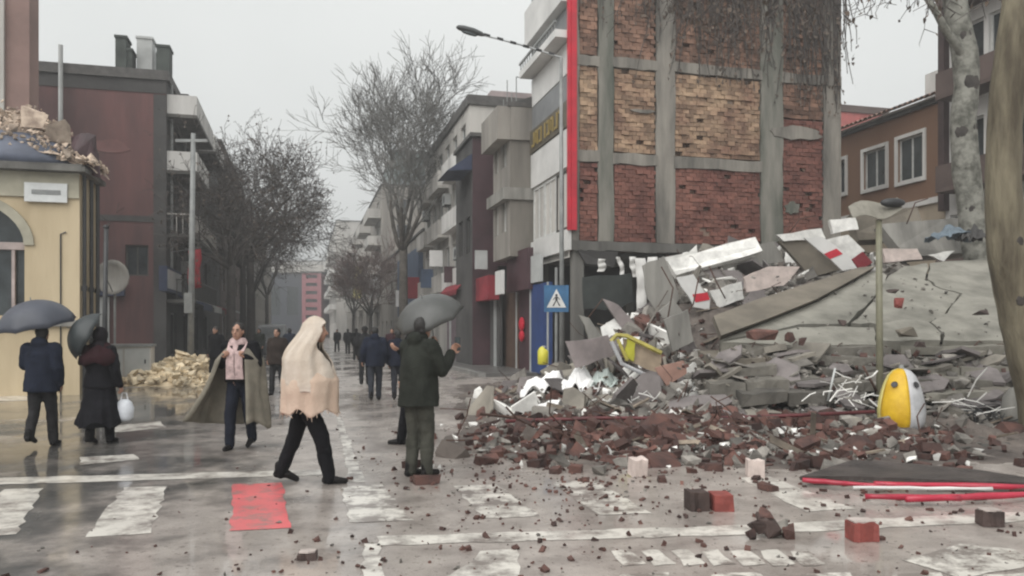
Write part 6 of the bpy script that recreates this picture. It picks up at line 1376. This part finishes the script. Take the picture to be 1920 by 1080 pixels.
umbrella('dark umbrella tilted to the left, held by the person in the black robe', ap, (-.75, -.45, .42), .36, .26, mat('black_green_umbrella', (.028, .034, .036), .5, .2, 3, .05), 0, gr)
wr = local(p2, po.wri['r']+Vector((.03, .05, -.12))); q = thing('carrier_bag', 'white carrier bag in the hand of the person in the black robe', 'bag', wr-Vector((0, 0, .38)))
b = MB(); b.loft([[(w*math.cos(6.283*j/14)*(1+.1*math.sin(j*2.3)), d*math.sin(6.283*j/14), z) for j in range(14)] for z, w, d in ((0, .07, .05), (.05, .12, .07), (.18, .13, .075), (.27, .10, .05), (.31, .05, .02))]); obj('body', b, mat('white_bag', (.62, .64, .68), .4, .1, 5, .2), q, smooth=True); b = MB(); b.tube([(-.05, 0, .3), (-.03, 0, .40), (.03, 0, .40), (.05, 0, .3)], .008, 5); obj('handle', b, mat('white_bag_handle', (.6, .6, .62), .5, .1), q)
# 3 man with a grey olive blanket blown open, coming towards us
po = Pose(1.70, stride=.17, lift=.05, lean=.05, head=(0, .03), bend=(.05, .06), arms={'elb_l': (-.26, .06, 1.18), 'wri_l': (-.14, .20, 1.28), 'elb_r': (.26, .06, 1.18), 'wri_r': (.14, .20, 1.28)})
p3 = person('person with a grey olive blanket blowing open round the shoulders and a pink scarf', G(452, 840), 176, po, .012, C_BLK, C_JEAN, faceon=True, hem=.93, curl=(1.2, 1.2))
M_BLK = mat('grey_olive_blanket', (.185, .165, .13), .9, .2, 5, .5, 60)
b = MB(); rings = []; k = po.k; NA = 46; NV = 22
for j in range(NV+1):
    f = j/NV; rg_ = []
    for i in range(NA+1):
        a = i/NA; th = R(-152+304*a)                     # 0 = behind the back
        z = 1.50-.03*abs(math.sin(th))-(f**1.05)*(1.12+.12*a)
        rr_ = .085+.17*min(1, f*4.5)**.8+.07*f
        wind = max(0, (a-.55)/.45)*f**1.5; fold = .042*math.sin(a*27+f*1.5)*f+.030*math.sin(a*47+2-f)*f+.05*noise.noise(Vector((a*6, f*2.5, 2)))*f
        x = (rr_+fold)*math.sin(th)*1.12; y = -(rr_*.82+fold)*math.cos(th)
        x += wind*.50; y += wind*(-.10); z += wind*.16
        if f > .6 and a < .5: z += .05*math.sin(a*22)
        rg_.append(Vector((x, y+po.neck.y*.7, z))*k)
    rings.append(rg_)
b.loft(rings, False, False, False); o = obj('blanket', b, M_BLK, p3, smooth=True); o.modifiers.new('shell', 'SOLIDIFY').thickness = .012
for sg in (-1, 1):
    b = MB(); pts = [po.neck+Vector((sg*.07, .03, .0)), po.chest+Vector((sg*.055, .165, .0)), po.chest+Vector((sg*.05, .175, -.17)), po.waist+Vector((sg*.06, .17, -.12))]; b.loft([[p+Vector((dx*.062, dy*.02, 0)) for dx, dy in ((-1, -1), (1, -1), (1, 1), (-1, 1))] for p in pts]); o = obj('scarf_end', b, C_PINK, p3)
b = MB(); cap_into(b, po.neck+Vector((-.045, .03, -.02)), po.neck+Vector((.045, .03, -.02)), .085, .085, 12); cap_into(b, po.neck+Vector((0, .05, -.05)), po.chest+Vector((0, .12, .0)), .075, .06, 12); link('scarf', remesh(b, .012, 'scarf', C_PINK, .01, 14, 2, 1), p3)
# 4 the wrapped figure striding to the right in front
po = Pose(1.70, stride=.27, lift=.045, lean=.06, head=(0, .035), bend=(.02, .05), hip=.085, arms={'elb_l': (-.19, .02, 1.15), 'wri_l': (-.06, .17, 1.12), 'elb_r': (.19, .02, 1.15), 'wri_r': (.06, .17, 1.14)})
p4 = person('person wrapped from head to hip in a pale pink blanket striding across the road', (G(572, 905).x, G(572, 905).y, 0), -84, po, .011, C_BLK, C_BLK, hem=.92, curl=(1.2, 1.2), hairm=True, longhair=True, legr=(.115, .088, .07), grow_=.0)
M_PNKB = mat('pale_pink_blanket', (.44, .36, .285), .95, .2, 2.2, .3, 45, col2=(.58, .51, .44))
k = po.k; hx = po.headc.y/k
M_PEACH = mat('peach_blanket', (.47, .345, .265), .95, .2, 2.2, .3, 45, col2=(.56, .44, .35))
def drape(prof, NV, NA, m, name, opn, hemj, seed, fold_k=1.):
    b = MB(); rings = []
    for j in range(NV+1):
        f = j/NV*(len(prof)-1); i0 = min(len(prof)-2, int(f)); t = f-i0; t = .6*t+.4*t*t*(3-2*t); z, rx, ry, yc = [prof[i0][n]*(1-t)+prof[i0+1][n]*t for n in range(4)]
        g = j/NV; rg_ = []
        for i in range(NA+1):
            th = R(180-360*i/NA); op = opn(z); th *= 1-op/math.pi
            fold = (.011*math.sin(th*7+z*1.5+seed)+.007*math.sin(th*13-z*3)+.032*noise.noise(Vector((math.cos(th)*1.3, math.sin(th)*1.3, z*2.6+seed)))+.006*noise.noise(Vector((math.cos(th)*4, math.sin(th)*4, z*6+seed))))*min(1, g*2)*fold_k
            hem = (.07*noise.noise(Vector((math.cos(th)*2.4, math.sin(th)*2.4, 4+seed)))+.012*math.sin(th*6))*max(0, (g-.7)/.3)*hemj
            x = (rx+fold)*math.sin(th); y = -(ry+fold)*math.cos(th)+yc
            rg_.append(Vector((x, y+hx*max(0, min(1, (z-1.35)/.3))*.8+.02, z+hem))*k)
        rings.append(rg_)
    b.loft(rings, False, False, False); o = obj(name, b, m, p4, smooth=True); o.modifiers.new('shell', 'SOLIDIFY').thickness = .016; return rings
def op4(z): return R(66)*min(1, max(0, (1.80-z)/.10))*(1 if z > 1.50 else max(0, (z-1.24)/.26)) if 1.24 < z < 1.80 else 0
drape([(1.81, .012, .012, -.02), (1.79, .06, .065, -.015), (1.73, .125, .14, .005), (1.64, .165, .18, .015), (1.54, .21, .20, .0), (1.44, .255, .225, -.01), (1.34, .30, .255, .0), (1.2, .32, .285, .02), (1.08, .325, .30, .03), (1.0, .315, .295, .03)], 40, 72, M_PNKB, 'blanket', op4, .9, 0)
low = drape([(1.22, .26, .24, .03), (1.12, .325, .31, .04), (.99, .33, .315, .04), (.88, .32, .305, .04), (.77, .315, .30, .04)], 18, 72, M_PEACH, 'blanket_fold', lambda z: 0, 1.2, 5.3, 1.2)
r = random.Random(3); b = MB()
for p in low[-1][::2]:
    b.tube([p, p+Vector((r.gauss(0, .012), r.gauss(0, .012), -r.uniform(.015, .045)))], [.006, .003], 3)
obj('fringe', b, M_PEACH, p4, kind='stuff')
# 5 man in olive jacket under the grey umbrella, and the man in black close behind him
po = Pose(1.74, stride=.05, lean=.02, hip=.075, head=(.0, .02), arms={'elb_l': (-.22, .10, 1.20), 'wri_l': (-.05, .24, 1.44), 'elb_r': (.25, .12, 1.17), 'wri_r': (.20, .32, 1.36)})
p5 = person('person in dark olive jacket, back turned, filming the rubble under a grey umbrella', G(785, 893), -38, po, .0115, C_OLIVE, C_GREEN, hem=.78, flare=.02, curl=(1.3, .9), hood=True, grow_=.04, legr=(.11, .085, .068), belly=.02)
gr = local(p5, po.wri['l']+Vector((.0, .06, .05))); ap = W(792, 560, gr.y-.02)
umbrella('grey umbrella tilted to the left over the person in the olive jacket', ap, (-.34, -.42, 1), .41, .25, mat('grey_umbrella', (.072, .073, .07), .45, .15, 3, .05), 0, gr)
ph = thing('phone', 'dark phone held up by the person in the olive jacket', 'phone', local(p5, po.wri['r']+Vector((0, .10, .10))), R(-38)); b = MB(); b.bb((-.038, -.004, -.075), (.038, .004, .075)); obj('case', b, M_METALD, ph); b = MB(); b.bb((-.034, -.006, -.07), (.034, -.0045, .07)); obj('screen', b, M_GLASSL, ph)
po = Pose(1.78, stride=.21, lean=.01, hip=.09, arms={'elb_r': (.25, .1, 1.2), 'wri_r': (.12, .25, 1.3)})
person('person in black coat standing right behind the olive jacketed one, mostly hidden', G(776, 836), 80, po, .014, C_BLK, C_BLK, hem=.75, flare=.02)
# 6 couple walking away
person('person in navy coat walking away arm in arm, left one of the far couple', G(703, 750), 10, Pose(1.68, stride=.13, lift=.04, arms={'elb_l': (-.28, -.06, 1.16), 'wri_l': (-.30, .02, .94)}), .015, C_NAVY, cloth('blue_grey_jeans', (0.0275, 0.0303, 0.0385)), hem=.80, hood=True, grow_=.045)
person('person in dark blue coat walking away, right one of the far couple', G(746, 749), 8, Pose(1.60, stride=.12, lift=.04), .015, cloth('dark_blue_coat', (0.0099, 0.0121, 0.0220)), cloth('slate_trousers', (0.0275, 0.0286, 0.0358)), hem=.84, grow_=.045)
# 7 people farther away
far = [('person in black coat standing behind the blanket man, half hidden', 405, 718, 160, 1.72, C_BLK, C_BLK), ('person in brown jacket behind the pink blanket figure', 520, 740, 170, 1.66, C_BROWN, C_DKG), ('person in dark clothes walking behind the far couple', 684, 722, 8, 1.72, C_DKG, C_DKG),
       ('person in charcoal coat at the left edge behind the big umbrella', 16, 728, -20, 1.72, C_DKG, C_BLK), ('person in dark jacket far down the street left of the pink figure', 543, 690, 5, 1.7, C_NAVY, C_BLK), ('tiny figure in black farthest down the street centre', 632, 660, 175, 1.7, C_BLK, C_BLK),
       ('tiny figure in grey far away beside the tiny one in black', 652, 664, 10, 1.72, C_DKG, C_GREY), ('person in dark green jacket far away before the parked cars', 486, 684, 170, 1.7, C_OLIVE, C_BLK), ('person in maroon jacket near the blue banner house', 735, 690, 185, 1.7, cloth('maroon_jacket', (0.0330, 0.0110, 0.0154)), C_BLK),
       ('person in black far away in front of the beige block', 668, 676, 0, 1.72, C_BLK, C_DKG)]
for i, (lab, px, py, yaw, H, t, l) in enumerate(far):
    person(lab, G(px, py), yaw, Pose(H, stride=.12+.02*(i % 3), lift=.03), .02, t, l, hem=.80, flare=.01, faceon=(i < 2), grow_=.04, hat=(C_GREY if i == 2 else None))
bpy.data.batch_remove(DEAD); bpy.data.scenes.remove(TS)
# ---------------------------------------------------------------- damp air
mb = MB(); mb.bb((-420, -45, -3), (420, 850, 48)); hz = obj('haze', mb, [], kind='stuff')
hm = bpy.data.materials.new('damp_air'); hm.use_nodes = True; t = hm.node_tree; t.nodes.clear()
o_ = t.nodes.new('ShaderNodeOutputMaterial'); vol = t.nodes.new('ShaderNodeVolumePrincipled'); vol.inputs['Color'].default_value = (.985, .99, .995, 1); vol.inputs['Density'].default_value = .0026; vol.inputs['Anisotropy'].default_value = .2
t.links.new(vol.outputs[0], o_.inputs['Volume']); hz.data.materials.append(hm)
hz['label'] = 'thin grey rain haze over the street';
